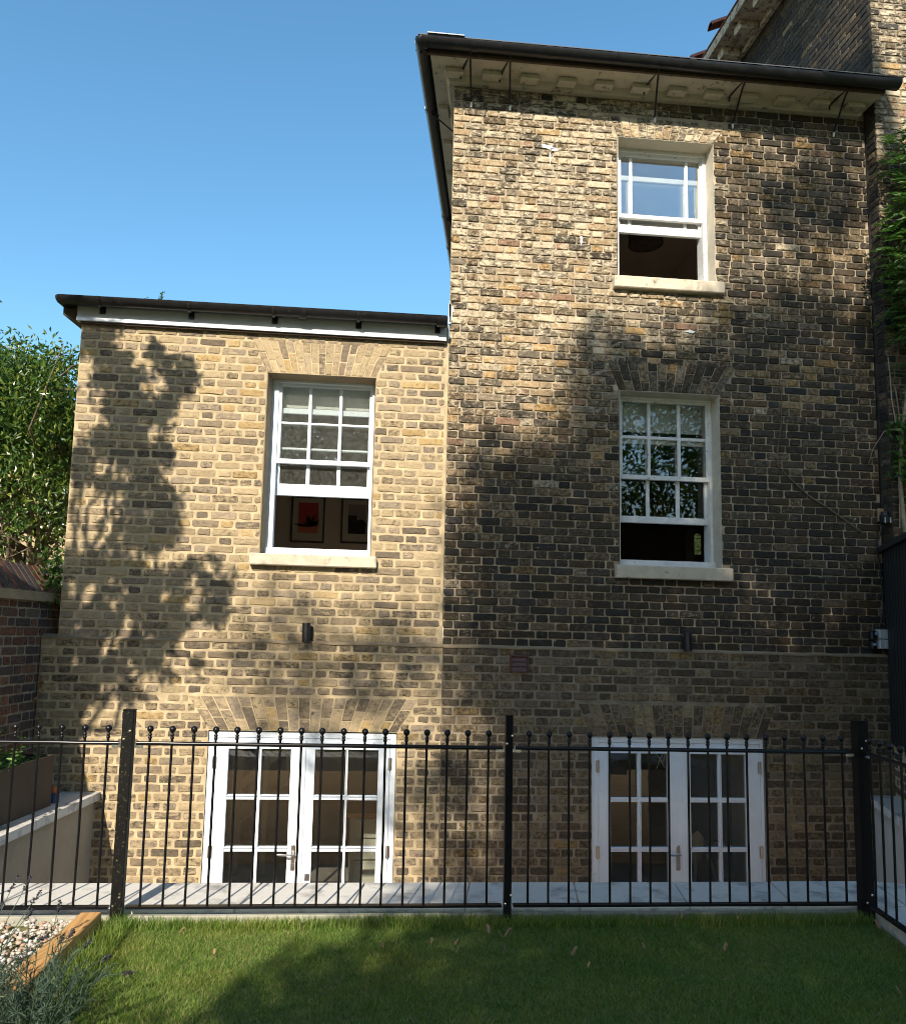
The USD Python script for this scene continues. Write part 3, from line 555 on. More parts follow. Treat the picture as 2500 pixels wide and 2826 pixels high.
def sash_window(parent, name_label, face, fr, yf, paint, rev, xs, zu, zl, ztop, zbot, sill_t, stone, horns=True):
    bx0, bx1, bz0, bz1 = fr
    wmb = [cbox(bx0, xs[0][0] - .028, yf, yf + .14, bz0, bz1, .004), cbox(xs[-1][1] + .020, bx1 + .02, yf, yf + .14, bz0, bz1, .004), cbox(bx0, bx1, yf - .0015, yf + .14, ztop, bz1 + .03, .004),
           prism(np.array([(bx0, yf - .035, bz0), (bx1, yf - .035, bz0), (bx1, yf + .16, bz0), (bx0, yf + .16, bz0)]), np.array([(bx0, yf - .03, sill_t - .02), (bx1, yf - .03, sill_t - .02), (bx1, yf + .15, sill_t), (bx0, yf + .15, sill_t)]))]
    w = obj('sash_window', concat(wmb), paint, parent, label=name_label)
    obj('reveal', reveal(face, fr, 0.0, yf + .02), rev, w)
    X0, X1 = xs[0][0] - .032, xs[-1][1] + .026
    m, panes = sash(X0, X1, zu[0][0] - .042, ztop + .004, yf + .016, yf + .052, xs, zu, yf + .034)
    us = obj('upper_sash', m, paint, w)
    xs2 = [(a + .003, b - .003) for a, b in xs]
    m2, panes2 = sash(X0 + .004, X1 - .004, zbot, zl[-1][1] + .05, yf + .060, yf + .098, xs2, zl, yf + .078)
    if horns:
        for xx in (X0 + .004, X1 - .034): m2 = concat([m2, prism(np.array([(xx, yf + .054, zu[0][0] - .04), (xx + .03, yf + .054, zu[0][0] - .04), (xx + .03, yf + .060, zu[0][0] - .04), (xx, yf + .060, zu[0][0] - .04)]), np.array([(xx + .01, yf + .054, zu[0][0] - .085), (xx + .02, yf + .054, zu[0][0] - .085), (xx + .02, yf + .06, zu[0][0] - .085), (xx + .01, yf + .06, zu[0][0] - .085)]))])
    ls = obj('lower_sash', m2, paint, w)
    for q in panes + panes2: obj('pane', q, 'window_glass' if paint == 'white_paint' else ('old_glass' if len(zu) == 1 else 'plain_glass'), w)
    r = np.random.default_rng(len(name_label)); x0, x1, z0, z1 = stone
    st = cbox(x0, x1, -.062, .12, z0, z1, .008); obj('stone_sill', st, 'sill_stone', w)
    return w
W1 = sash_window(HL, 'bright white six over six sash window with lower sash raised', op_l, (-1.663, -.742, 2.602, 4.19), .16, 'white_paint', 'render_buff',
                 [(-1.572, -1.333), (-1.306, -1.059), (-1.032, -.785)], [(3.475, 3.794), (3.815, 4.142)], [(3.256, 3.57), (3.591, 3.902)], 4.168, 3.151, 2.69, (-1.767, -.688, 2.50, 2.600))
W2 = sash_window(HT, 'topmost sash window with narrow margin lights and peeling white paint', ops_t['up'], (1.518, 2.410, 5.284, 6.684), .16, 'aged_white_paint', 'render_cream',
                 [(1.566, 1.653), (1.681, 2.209), (2.237, 2.352)], [(6.02, 6.606)], [(5.934, 6.389)], 6.645, 5.852, 5.385, (1.418, 2.473, 5.17, 5.282))
W3 = sash_window(HT, 'weathered six over six sash window at first floor with dark room behind', ops_t['mid'], (1.528, 2.420, 2.603, 4.203), .16, 'aged_white_paint', 'render_cream',
                 [(1.567, 1.811), (1.839, 2.098), (2.13, 2.372)], [(3.466, 3.808), (3.839, 4.159)], [(3.085, 3.430), (3.455, 3.77)], 4.185, 3.023, 2.687, (1.427, 2.497, 2.485, 2.601))
def french(parent, label, F, handle_x, hinge_x, vents, seed, latch=None):
    x = F['x']; zt = 1.107; y = -.004
    fr = [cbox(x[0], x[1], y, y + .09, -.62, zt, .003), cbox(x[-2], x[-1], y, y + .09, -.62, zt, .003), cbox(x[1], x[-2], y, y + .09, 1.058, zt, .003), cbox(x[1], x[-2], y, y + .1, -.62, -.585, .003)]
    d = obj('french_doors', concat(fr), 'white_paint', parent, label=label)
    rows = [(-.235, .142), (.175, .557), (.590, .967)]
    for (a, b, g) in F['leaf']:
        m, panes = sash(a + .0025, b - .0025, -.582, 1.0555, y + .008, y + .062, g, rows, y + .04)
        lf = obj('door_leaf', m, 'white_paint', d)
        for q in panes: obj('pane', q, 'door_glass', lf)
        # moulded beads round the glass of each leaf
        bd = []
        for (p, q) in g:
            for (r0, r1) in rows:
                for (u0, u1, w0, w1) in ((p - .006, p, r0, r1), (q, q + .006, r0, r1), (p, q, r0 - .006, r0), (p, q, r1, r1 + .006)): bd.append(cbox(u0, u1, y + .003, y + .0075, w0, w1))
        obj('glazing_bead', concat(bd), 'white_paint', lf)
    obj('meeting_strip', cbox(*F['meet'], y - .004, y + .0075, -.57, 1.04, .002), 'white_paint', d)
    hx, px = handle_x
    pl = obj('handle', concat([cbox(px - .02, px + .02, y - .006, y + .0075, -.012, .195, .006), tube([(px, y, .128), (px, y - .05, .128), (px - .02, y - .056, .128), (hx, y - .056, .130)], .009, 8), cbox(px - .006, px + .006, y - .014, y, .03, .05, .002)]), 'steel', d, smooth=40)
    for hh in hinge_x:
        for z0 in (.80, .085, -.45):
            obj('hinge', concat([tube([(hh, y - .006, z0), (hh, y - .006, z0 + .108)], .008, 8), cbox(hh - .016, hh + .016, y - .003, y + .002, z0 + .005, z0 + .103)]), 'steel', d, smooth=40)
    for (a, b) in vents:
        obj('trickle_vent', cbox(a, b, y - .012, y + .0075, 1.010, 1.040, .006), 'white_paint', d)
    if latch: obj('strike_plate', cbox(*latch, y - .002, y + .0075, -.09, -.035, .002), 'steel', d)
    return d
french(HL, 'sunlit white french doors with twelve panes and chrome handle', {'x': (-2.033, -1.975, -.521, -.474), 'leaf': [(-1.975, -1.258, [(-1.865, -1.615), (-1.593, -1.35)]), (-1.258, -.521, [(-1.151, -.893), (-.874, -.619)])], 'meet': (-1.289, -1.227)},
       (-1.425, -1.297), (-1.976, -.522), [(-1.82, -1.42), (-1.12, -.66)], 1, (-1.199, -1.16))
french(HT, 'shaded white french doors with a high chair seen through the glass', {'x': (1.214, 1.277, 2.735, 2.785 - .025), 'leaf': [(1.277, 2.036, [(1.384, 1.63), (1.654, 1.902)]), (2.036, 2.735, [(2.096, 2.356), (2.376, 2.608)])], 'meet': (2.016, 2.056)},
       (1.869, 1.975), (1.268, 2.722), [(1.406, 1.849), (2.128, 2.563)], 2)

# ---------------------------------------------------------------- rooms behind the windows
def room(label, x0, x1, y1, z0, z1, wall, floor, ceil=None, hole=None, y0=.345):
    L = [(cbox(x0 - .05, x0, y0, y1, z0, z1), wall), (cbox(x1, x1 + .05, y0, y1, z0, z1), wall), (cbox(x0, x1, y0, y1, z1, z1 + .03), ceil or wall), (cbox(x0, x1, y0, y1, z0 - .03, z0), floor)]
    bw = sbox(x0, z0, x1, z1)
    if hole: bw = bw.difference(sbox(hole[0], hole[2], hole[1], hole[3]))
    L.append((extr(bw, y1, y1 + .05), wall))
    for n, (m, mt) in zip(('room_wall', 'room_wall', 'room_ceiling', 'room_floor', 'room_wall'), L): obj(n, m, mt, kind='structure', label=label)
room('beige room behind the white sash window', -3.0, -.42, 3.0, 1.92, 4.40, 'room_beige', 'room_floor')
room('brown attic room behind the top window', .5, 3.4, 3.4, 4.90, 7.02, 'room_beige', 'room_floor', 'room_beige')
room('dark dining room behind the first floor window', .3, 3.85, 3.0, 2.05, 4.75, 'dining_paint', 'room_floor')
room('taupe stair hall behind the sunlit doors', -3.0, -.25, 3.4, -.62, 1.60, 'room_taupe', 'room_floor')
room('dark kitchen behind the shaded doors', .2, 3.8, 4.2, -.62, 1.62, 'room_brown', 'room_floor')
# framed pictures on the beige wall
def picture(label, x0, x1, z0, z1, kind):
    t = thing('framed_picture', label, 'picture', ((x0 + x1) / 2, 2.97, z0)); y = 2.97; w = .022
    obj('frame', concat([cbox(x0, x0 + w, y, y + .03, z0, z1), cbox(x1 - w, x1, y, y + .03, z0, z1), cbox(x0 + w, x1 - w, y, y + .03, z0, z0 + w), cbox(x0 + w, x1 - w, y, y + .03, z1 - w, z1)]), 'frame_dark', t)
    obj('mount', cbox(x0 + w, x1 - w, y + .012, y + .02, z0 + w, z1 - w), 'print_mount', t)
    a, b, c, d = x0 + .09, x1 - .08, z0 + .12, z1 - .08
    if kind == 'plant':
        obj('print', concat([cbox(a, b, y + .008, y + .012, lerp(c, d, .0), lerp(c, d, .22))]), 'print_pink', t); obj('print', cbox(a, b, y + .008, y + .012, lerp(c, d, .22), d), 'print_red', t)
        r = np.random.default_rng(4); m = []
        for k in range(16):
            an = r.uniform(.1, np.pi - .1); L = r.uniform(.1, .2); cx, cz = (a + b) / 2 + r.uniform(-.03, .03), lerp(c, d, .2)
            e = np.array([cx + math.cos(an) * L, cz + math.sin(an) * L * .9]); n = np.array([-math.sin(an), math.cos(an)]) * .012; mid = (np.array([cx, cz]) + e) / 2
            m.append(extr(Polygon([(cx, cz), tuple(mid + n), tuple(e), tuple(mid - n)]).buffer(.001), y + .004, y + .007))
        obj('print_plant', concat(m), 'print_dark', t)
    else:
        obj('print', cbox(a, b, y + .008, y + .012, c, d), 'print_grey', t)
        obj('print_block', concat([cbox(a, b, y + .004, y + .0075, c, lerp(c, d, .35)), cbox(a, lerp(a, b, .48), y + .0035, y + .0075, lerp(c, d, .35), lerp(c, d, .62)), extr(Point(lerp(a, b, .7), lerp(c, d, .3)).buffer(.07), y + .003, y + .0074)]), 'print_dark', t)
picture('dark framed red print of a spiky plant, left picture inside the window', -1.66, -1.245, 3.04, 3.62, 'plant')
picture('dark framed grey print with a dark block, right picture inside the window', -1.045, -.655, 3.05, 3.62, 'block')
t = thing('ceiling_lamp', 'round patterned drum lampshade under the attic ceiling', 'lamp', (2.6, 2.24, 6.9))
obj('lamp_shade', lathe([(0, -.16), (.20, -.16), (.205, -.155), (.205, 0), (.20, 0), (.2, -.15), (0, -.15)], (2.60, 2.24, 6.99), 40), 'shade_cloth', t, smooth=40)
obj('shade_rim', lathe([(.203, -.165), (.212, -.165), (.212, -.150), (.203, -.15), (.203, -.165)], (2.60, 2.24, 6.99), 40), 'frame_dark', t, smooth=40)
obj('roller_blind', concat([cbox(1.55, 2.41, .29, .294, 3.935, 4.20), cbox(1.55, 2.41, .286, .298, 3.90, 3.935, .004)]), 'blind_cloth', label='pale roller blind half drawn inside the weathered first floor window', cat='blind')
obj('roller_blind', concat([cbox(-1.62, -.75, .29, .294, 4.00, 4.18), cbox(-1.62, -.75, .286, .298, 3.97, 4.00, .004)]), 'blind_cloth', label='pale roller blind rolled high inside the bright white sash window', cat='blind')
M('painted_daylight_green', {'g': ('geometry', {}), 'v': ('voronoi_texture', {'scale': 55.0}), 'r': ('rgb_ramp', {'ramp': [(0.0, (0.62, 0.72, 0.40)), (0.4, (0.22, 0.30, 0.09)), (0.8, (0.02, 0.04, 0.01))]}), 'e': ('emission', {'strength': 0.13})},
  [('g.position', 'v.vector'), ('v.distance', 'r.fac'), ('r.color', 'e.color')], surface='e.emission')  # pane glows by itself: daylight and leaves painted as emission
t = thing('hall_window', 'narrow arched window with glowing painted daylight pane across the dark dining room', 'window', (3.62, 2.97, 3.05))
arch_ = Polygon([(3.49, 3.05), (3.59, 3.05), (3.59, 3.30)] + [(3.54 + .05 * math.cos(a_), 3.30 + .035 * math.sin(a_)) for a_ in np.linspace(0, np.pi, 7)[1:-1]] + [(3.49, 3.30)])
obj('pane', extr(arch_, 2.985, 2.995), 'painted_daylight_green', t); obj('frame', extr(arch_.buffer(.012).difference(arch_.buffer(-.004)), 2.97, 2.984), 'frame_dark', t)
obj('glazing_bar', cbox(3.49, 3.59, 2.975, 2.984, 3.262, 3.268), 'frame_dark', t)
obj('door_lining', cbox(3.35, 3.455, 2.90, 2.99, 2.06, 3.6), 'wall_render', label='pale green door lining beside the narrow bright window', cat='door frame')
# stair hall things
t = thing('staircase', 'taupe painted staircase with newel post inside the sunlit doors', 'staircase', (-1.6, 2.2, -.62))
st = []
for k in range(10): st.append(cbox(-2.75 + .2 * k, -2.52 + .2 * k, 2.35, 3.2, -.62 + .17 * k, -.45 + .17 * k))
obj('steps', concat([q for q in st if q.bounds[1][2] < 1.5]), 'stair_paint', t)
obj('stringer', prism(np.array([(-2.9, 2.28, -.60), (-2.9, 2.28, -.48), (-.6, 2.28, 1.59), (-.6, 2.28, 1.47)]), np.array([(-2.9, 2.34, -.60), (-2.9, 2.34, -.48), (-.6, 2.34, 1.59), (-.6, 2.34, 1.47)])), 'stair_paint', t)
obj('handrail', prism(np.array([(-2.3, 2.22, -.41), (-2.3, 2.22, -.385), (-.5, 2.22, 1.235), (-.5, 2.22, 1.21)]), np.array([(-2.3, 2.28, -.41), (-2.3, 2.28, -.385), (-.5, 2.28, 1.235), (-.5, 2.28, 1.21)])), 'stair_paint', t)
for xx in (-2.09, -1.76): obj('newel_post', cbox(xx, xx + (.10 if xx < -2 else .05), 2.0, 2.12, -.62, 1.58, .006), 'stair_paint', t)
t = thing('kitchen_cabinet', 'cream drawer cabinet with oak worktop inside the sunlit doors', 'cabinet', (-.5, 1.6, -.62))
obj('carcass', cbox(-.82, -.3, 1.52, 2.1, -.62, .085, .004), 'cabinet_paint', t)
obj('worktop', cbox(-.86, -.28, 1.48, 2.1, .085, .13, .006), 'oak_top', t)
for z0, z1 in ((-.60, -.34), (-.325, -.13), (-.115, .07)): obj('drawer_front', cbox(-.78, -.32, 1.49, 1.515, z0, z1, .004), 'cabinet_paint', t)
# kitchen things
t = thing('high_chair', 'white plastic high chair with tray behind the shaded doors', 'high chair', (2.7, 1.1, -.62))
def shell(n=9, m=9):
    V = []
    for i in range(n):
        s = i / (n - 1)
        for j in range(m):
            a = (j / (m - 1) - .5) * 2.0; w = .19 * (1 - .25 * s ** 2)
            V.append((2.63 + w * math.sin(a) * .75, 1.15 - .13 * math.cos(a) - .12 * s + .16, -.29 + .36 * s - .10 * (abs(a)) * s ** 3))
    V = np.array(V); F = [(i * m + j, i * m + j + 1, (i + 1) * m + j + 1, (i + 1) * m + j) for i in range(n - 1) for j in range(m - 1)]
    W = V + np.array([0, .012, 0]); k = len(V)
    F2 = [(d + k, c + k, b + k, a + k) for a, b, c, d in F]; return V, W, np.array(F), np.array(F2)
V, W_, F1, F2 = shell(); obj('seat_shell', MB().add(V, F1).add(W_, F2 - len(V)), 'chair_plastic', t, smooth=True)
obj('tray', cbox(2.72, 3.02, .98, 1.30, -.115, -.09, .01), 'chair_plastic', t)
for (dx, dy) in ((-.02, -.05), (.42, -.05), (-.02, .3), (.42, .3)): obj('leg', tube([(2.62 + dx * .5, 1.10 + dy * .6, -.22), (2.56 + dx * 1.1, 1.05 + dy * 1.2, -.62)], .016, 8), 'chair_plastic', t, smooth=True)
t = thing('twig_lamp', 'small twisted pale twig pendant lamp behind the shaded doors', 'lamp', (2.0, .8, .8))
obj('twigs', concat([tube([(2.15, .75, .86), (2.12, .75, .80), (2.09, .75, .72)], .005, 6), tube([(2.09, .76, .86), (2.14, .76, .79), (2.17, .76, .73)], .005, 6), tube([(2.11, .74, .90), (2.17, .74, .85), (2.15, .74, .78)], .005, 6)]), 'chair_plastic', t)
obj('flex', tube([(2.14, .75, .88), (2.14, .75, 1.6)], .003, 5), 'frame_dark', t)
obj('door_post', cbox(3.32, 3.42, 1.6, 1.75, -.62, 1.6), 'cabinet_paint', label='pale upright door post inside the shaded french doors', cat='door post')
t = thing('dining_table', 'dark wooden table with blue vase deep behind the shaded doors', 'table', (2.5, 2.4, -.62))
obj('tabletop', cbox(1.9, 2.9, 2.2, 3.0, .10, .14, .006), 'oak_top', t)
for dx in (1.95, 2.8):
    for dy in (2.25, 2.9): obj('leg', cbox(dx, dx + .06, dy, dy + .06, -.62, .10), 'oak_top', t)
obj('vase', lathe([(0, 0), (.05, 0), (.07, .06), (.05, .16), (.03, .2), (.035, .22), (0, .22)], (2.62, 2.5, .14), 16), 'blue_plastic', label='small blue vase on the dark table inside', cat='vase', smooth=40)

# ---------------------------------------------------------------- fittings on the wall
def wall_light(x, label):
    t = thing('wall_light', label, 'light', (x, -.05, 1.85), 'black up and down lights on the brick wall')
    obj('lamp_body', lathe([(0, 0), (.030, 0), (.034, .004), (.034, .160), (.030, .165), (.028, .165), (.028, .150), (0, .150)], (x, -.085, 1.855), 20), 'light_black', t, smooth=40)
    obj('bracket', concat([cbox(x - .018, x + .018, -.056, -.012, 1.90, 1.97, .004), cbox(x + .0, x + .055, -.022, -.004, 1.875, 1.995, .008)]), 'light_black', t)
wall_light(-1.262, 'black cylinder wall light on sunlit brick below the white sash window')
wall_light(2.052, 'black cylinder wall light on dark brick below the weathered sash window')
t = thing('wall_vent', 'brown louvred vent cover on the brick plinth', 'vent', (.566, -.04, 1.715))
obj('frame', concat([cbox(.487, .500, -.066, -.03, 1.643, 1.79, .003), cbox(.634, .647, -.066, -.03, 1.643, 1.79, .003), cbox(.500, .634, -.066, -.03, 1.776, 1.79, .003), cbox(.500, .634, -.066, -.03, 1.643, 1.655, .003)]), 'vent_brown', t)
for k in range(3):
    z0 = 1.656 + .040 * k; obj('flap', prism(np.array([(.502, -.060, z0), (.632, -.060, z0), (.632, -.035, z0), (.502, -.035, z0)]), np.array([(.502, -.048, z0 + .039), (.632, -.048, z0 + .039), (.632, -.035, z0 + .039), (.502, -.035, z0 + .039)])), 'vent_brown', t)
t = thing('junction_box', 'two stacked grey electrical boxes on the brick beside the dark shed', 'electrical box', (3.9, -.05, 2.0))
for z0 in (2.008, 1.918): obj('box_lid', concat([cbox(3.842, 3.950, -.075, -.004, z0, z0 + .084, .006), cbox(3.89, 3.905, -.079, -.074, z0 + .02, z0 + .075)]), 'box_grey', t)
t = thing('socket_cover', 'black weatherproof switch covers left of the grey electrical boxes', 'electrical box', (3.80, -.05, 2.0))
obj('cover', cbox(3.768, 3.832, -.07, -.004, 1.995, 2.078, .012), 'light_black', t); obj('cover', cbox(3.775, 3.830, -.06, -.004, 1.91, 1.985, .010), 'light_black', t)
obj('sticker', cbox(3.80, 3.822, -.072, -.0695, 2.04, 2.07), 'label_blue', t); obj('sticker', cbox(3.783, 3.815, -.062, -.0595, 1.945, 1.968), 'label_blue', t)
t = thing('security_sensor', 'black motion sensor on a small wooden block high beside the creeper', 'sensor', (3.95, -.05, 3.1))
obj('mounting_block', cbox(3.915, 4.00, -.022, -.003, 3.085, 3.205, .003), 'pale_wood', t)
obj('sensor_head', concat([cbox(3.895, 3.955, -.13, -.05, 3.05, 3.125, .012), lathe([(0, 0), (.033, 0), (.035, .01), (.03, .045), (0, .05)], (3.94, -.07, 3.12), 16), cbox(3.92, 3.96, -.06, -.02, 3.09, 3.14, .005)]), 'light_black', t)
for xx in (3.897, 3.948): obj('lens_strip', cbox(xx, xx + .009, -.1335, -.128, 3.055, 3.105), 'box_grey', t)
obj('cable', tube([(3.93, -.05, 3.07), (3.925, -.03, 2.98), (3.90, -.02, 2.90), (3.885, -.02, 2.82), (3.90, -.02, 2.74), (3.915, -.015, 2.62), (3.925, -.015, 2.45), (3.925, -.015, 2.28), (3.90, -.02, 2.18), (3.868, -.03, 2.09)], .0075, 7), 'light_black', label='black cable looping down the brick from sensor to grey boxes', cat='cable', smooth=True)

# ---------------------------------------------------------------- neighbour house on the right
rng = np.random.default_rng(31)
HN = thing('neighbour_house', 'taller neighbouring brick house at the right edge with bracketed eaves', 'house', (5, 0, .5))
NY = -.145
wn = obj('front_wall', extr(RB(3.978, 5.4, .55, 11.6), NY + .006, .2), 'dark_mortar', HN)
rc = courses(lambda w: [(3.967, 4.75)], 2.6, 9.4, .0703, .0115, .2225, .115, rng)
lay(wn, rc, 'sooty_brick', lambda u, w, r: tone_tall(2.9 if w < 6.6 else .8, w - .6, r), rng, (0, NY + .006, 0), (1, 0, 0), (0, -1, 0), .0085, 230)
# side wall: runs back; bricks seen end on high above the tall roof
ws = obj('side_wall', cbox(3.974, 4.3, NY + .0075, 9.0, 1.9, 9.60), 'blackish_mortar', HN)
sd = courses(lambda w: [(-.125, 5.2)] if w > 6.9 else [(-.135, -.01)], 2.4, 9.58, .0703, .0115, .2225, .115, rng)
lay(ws, sd, 'sooty_brick', lambda u, w, r: tone_tall(4.5 if r.random() < .8 else 1.5, 3.5, r) * [.8, .8, .8, 1, .5, 1], rng, (3.974, 0, 0), (0, 1, 0), (-1, 0, 0), .007, 290)
sf = obj('eaves_soffit', cbox(3.58, 3.975, .6, 9.0, 9.60, 9.66), 'old_paint', HN)
obj('fascia_board', cbox(3.55, 3.58, .6, 9.0, 9.58, 9.70, .004), 'old_paint', HN)
obj('bed_mould', cbox(3.90, 3.965, .6, 9.0, 9.52, 9.598, .01), 'old_paint', HN)
for k in range(14):
    y0 = .85 + .46 * k; obj('eaves_bracket', cbox(3.64, 3.885, y0, y0 + .16, 9.48, 9.598, .01), 'old_paint', sf)
rn = obj('roof', prism(np.array([(3.56, .6, 9.745), (5.4, .6, 9.745), (5.4, 9, 9.745), (3.56, 9, 9.745)]), np.array([(3.56, .6, 9.76), (5.4, .6, 10.6), (5.4, 9, 10.6), (3.56, 9, 9.76)])), 'tile_red', HN)
for y0 in (.95, 1.55, 2.15, 2.75):
    a = np.linspace(0, np.pi, 8); q = lambda xx, z: np.array([(xx, y0 + .075 * math.cos(b), z + .075 * math.sin(b)) for b in a] + [(xx, y0 - .055 * math.cos(b), z + .055 * math.sin(b)) for b in a])
    obj('roof_tile', prism(q(3.44, 9.765), q(3.80, 9.93)), 'tile_red', rn)

# boundary on the right: dwarf wall with dark boarded fence on it
kb = .46
t = thing('brick_pier', 'low red brick boundary wall with light joints below the dark boards', 'wall', (3.9, -.5, .6))
wb = obj('wall', skew_box(3.975, 4.3, -.005, -2.4, .2, 1.075, kb), 'cream_mortar', t)
U_ = N3((-kb, -1, 0)); rc = courses(lambda w: [(.01, 1.55)], .66, 1.075, .0728, .012, .225, .115, rng)
lay(wb, rc, 'red_brick', tone_red, rng, (3.975, -.005, 0), U_, N3((-1, kb, 0)), .004, 60)
t = thing('boarded_fence', 'black boarded screen fence on the right boundary wall', 'fence', (3.9, -.5, 1.08))
obj('backing', skew_box(3.985, 4.05, -.01, -2.4, 1.08, 2.80, kb), 'dark_shed', t)
for k in range(12):
    y0 = -.02 - .10 * k; obj('board', skew_box(3.952, 3.985, y0, y0 - .086, 1.076, 2.80, kb), 'dark_shed', t)
obj('capping', skew_box(3.915, 4.08, .0, -2.4, 2.80, 2.85, kb), 'dark_shed', t)

# garden wall at the left
rng = np.random.default_rng(41); kg = .12
t = thing('garden_wall', 'old dark red brick garden wall with sloping brick coping at the left edge', 'wall', (-3.5, -1, .5))
wg = obj('wall', skew_box(-3.80, -3.43, .6, -3.2, .2, 2.14, kg), 'dark_mortar', t)
U_ = N3((-kg, -1, 0)); NN = N3((1, -kg, 0)); O_ = np.array([-3.43 + kg * .3, .3, 0])
rc = courses(lambda w: [(.02, 2.4)], .52, 2.13, .0745, .013, .226, .117, rng)
lay(wg, rc, 'red_brick', tone_red, rng, O_, U_, NN, .005, 200, near=lambda c: c[1])
cb = obj('oversail', skew_box(-3.86, -3.385, .6, -3.2, 2.14, 2.215, kg), 'render_buff', t)
n = 0
for k in range(32):
    s0 = .085 * k
    for (d0, d1, z0, z1) in ((0, .26, 2.225, 2.43),):
        p = lambda s, d, z: O_ + U_ * s + np.array([.04, 0, 0]) - NN * d + np.array([0, 0, z])
        q0 = np.array([p(s0 + .006, 0, 2.215), p(s0 + .074, 0, 2.215), p(s0 + .074, .25, 2.215), p(s0 + .006, .25, 2.215)])
        q1 = np.array([p(s0 + .008, .01, 2.24), p(s0 + .072, .01, 2.24), p(s0 + .072, .16, 2.44), p(s0 + .008, .16, 2.44)])
        obj('coping_brick', prism(q0, q1), 'red_brick', cb, tone=tone_red(0, 0, rng) * [1.2, 1.25, 1.3, 1, 1, 1])
obj('coping_bed', concat([prism(np.array([O_ + U_ * a + np.array([.03, 0, 2.215]) for a in (0, 2.7)] + [O_ + U_ * a + np.array([.03, 0, 2.215]) - NN * .3 for a in (2.7, 0)]), np.array([O_ + U_ * a + np.array([.03, 0, 2.226]) for a in (0, 2.7)] + [O_ + U_ * a + np.array([0, 0, 2.435]) - NN * .155 for a in (2.7, 0)]))]), 'cream_mortar', t)

# planter on the left retaining wall
def leaves(C, D, L, Wd, rng, fold=.25, up=None):
    """rhombic leaves folded along the midrib. C centres, D directions, L lengths, Wd widths. 4 vertices, 2 triangles each."""
    n = len(C); D = D / np.linalg.norm(D, axis=1, keepdims=True); R = rng.normal(size=(n, 3)) if up is None else up + rng.normal(size=(n, 3)) * .35
    S = np.cross(D, R); S /= np.maximum(np.linalg.norm(S, axis=1, keepdims=True), 1e-9); Nn = np.cross(S, D)
    L = np.broadcast_to(L, (n,))[:, None]; Wd = np.broadcast_to(Wd, (n,))[:, None]
    a = C - D * L * .5; b = C + D * L * .5 - Nn * L * .12; m = C + Nn * Wd * fold
    l, r = m - S * Wd * .5, m + S * Wd * .5
    V = np.stack([a, l, b, r], 1).reshape(-1, 3); k = np.arange(n)[:, None] * 4
    F = np.concatenate([k + [0, 2, 1], k + [0, 3, 2]]).reshape(-1, 3)
    return V, F
def rnd_dirs(n, rng, up=.0): d = rng.normal(size=(n, 3)); d[:, 2] += up; return d / np.linalg.norm(d, axis=1, keepdims=True)
t = thing('metal_planter', 'long brown metal trough planter on the left retaining wall', 'planter', (-3.2, -1.1, .612))
kp = .33
pq = lambda z, i: np.array([(-3.07 - kp * .0 - i, -.55 + 0 - i, z), (-3.42 + i, -.50 - i, z), (-3.42 + i - kp * .45, -1.75 + i, z), (-3.07 - i - kp * 1.25 * .42, -1.75 + i, z)])
ring = lambda a, b: prism(a, b)
obj('trough', concat([prism(np.array([pq(.614, 0)[i], pq(.614, 0)[(i + 1) % 4], pq(.614, .012)[(i + 1) % 4], pq(.614, .012)[i]]), np.array([pq(.985, 0)[i], pq(.985, 0)[(i + 1) % 4], pq(.985, .012)[(i + 1) % 4], pq(.985, .012)[i]])) for i in range(4)]), 'planter_metal', t)
obj('soil_fill', prism(pq(.62, .015), pq(.93, .015)), 'soil', t)
rng = np.random.default_rng(51)
t = thing('mint_plant', 'bright green leafy herb growing in the brown trough planter', 'plant', (-3.3, -1.0, .93))
Cs, Ds = [], []; stems = []
for k in range(34):
    b = np.array([rng.uniform(-3.42, -3.16), rng.uniform(-1.6, -.62), .92]); h = rng.uniform(.06, .26) * (1.2 if b[1] < -.8 else .5); tip = b + [rng.uniform(-.05, .08), rng.uniform(-.05, .05), h]; stems.append(tube([b, (b + tip) / 2 + rng.normal(size=3) * .01, tip], [.003, .0025, .001], 5))
    for s in np.linspace(.25, 1, 6):
        for an in (0, np.pi):
            a2_ = an + s * 9; d = np.array([math.cos(a2_), math.sin(a2_), .35]); Cs.append(b + (tip - b) * s + d * .022); Ds.append(d)
V, F = leaves(np.array(Cs), np.array(Ds), rng.uniform(.035, .055, len(Cs)), rng.uniform(.022, .034, len(Cs)), rng, .15, np.array([0, 0, 1.0]))
obj('stem', concat(stems), 'mint_leaf', t); obj('foliage', (V, F), 'mint_leaf', t)
t = thing('blue_pot', 'small blue pot with an orange ball behind the brown planter', 'pot', (-3.1, -.42, .612))
obj('pot_body', lathe([(0, 0), (.035, 0), (.045, .075), (.04, .075), (.034, .01), (0, .01)], (-3.085, -.44, .613), 16), 'blue_plastic', t, smooth=40)
o = trimesh.creation.icosphere(2, .034); o.apply_translation((-3.085, -.44, .70)); obj('ball', o, 'orange_plastic', t, smooth=True)

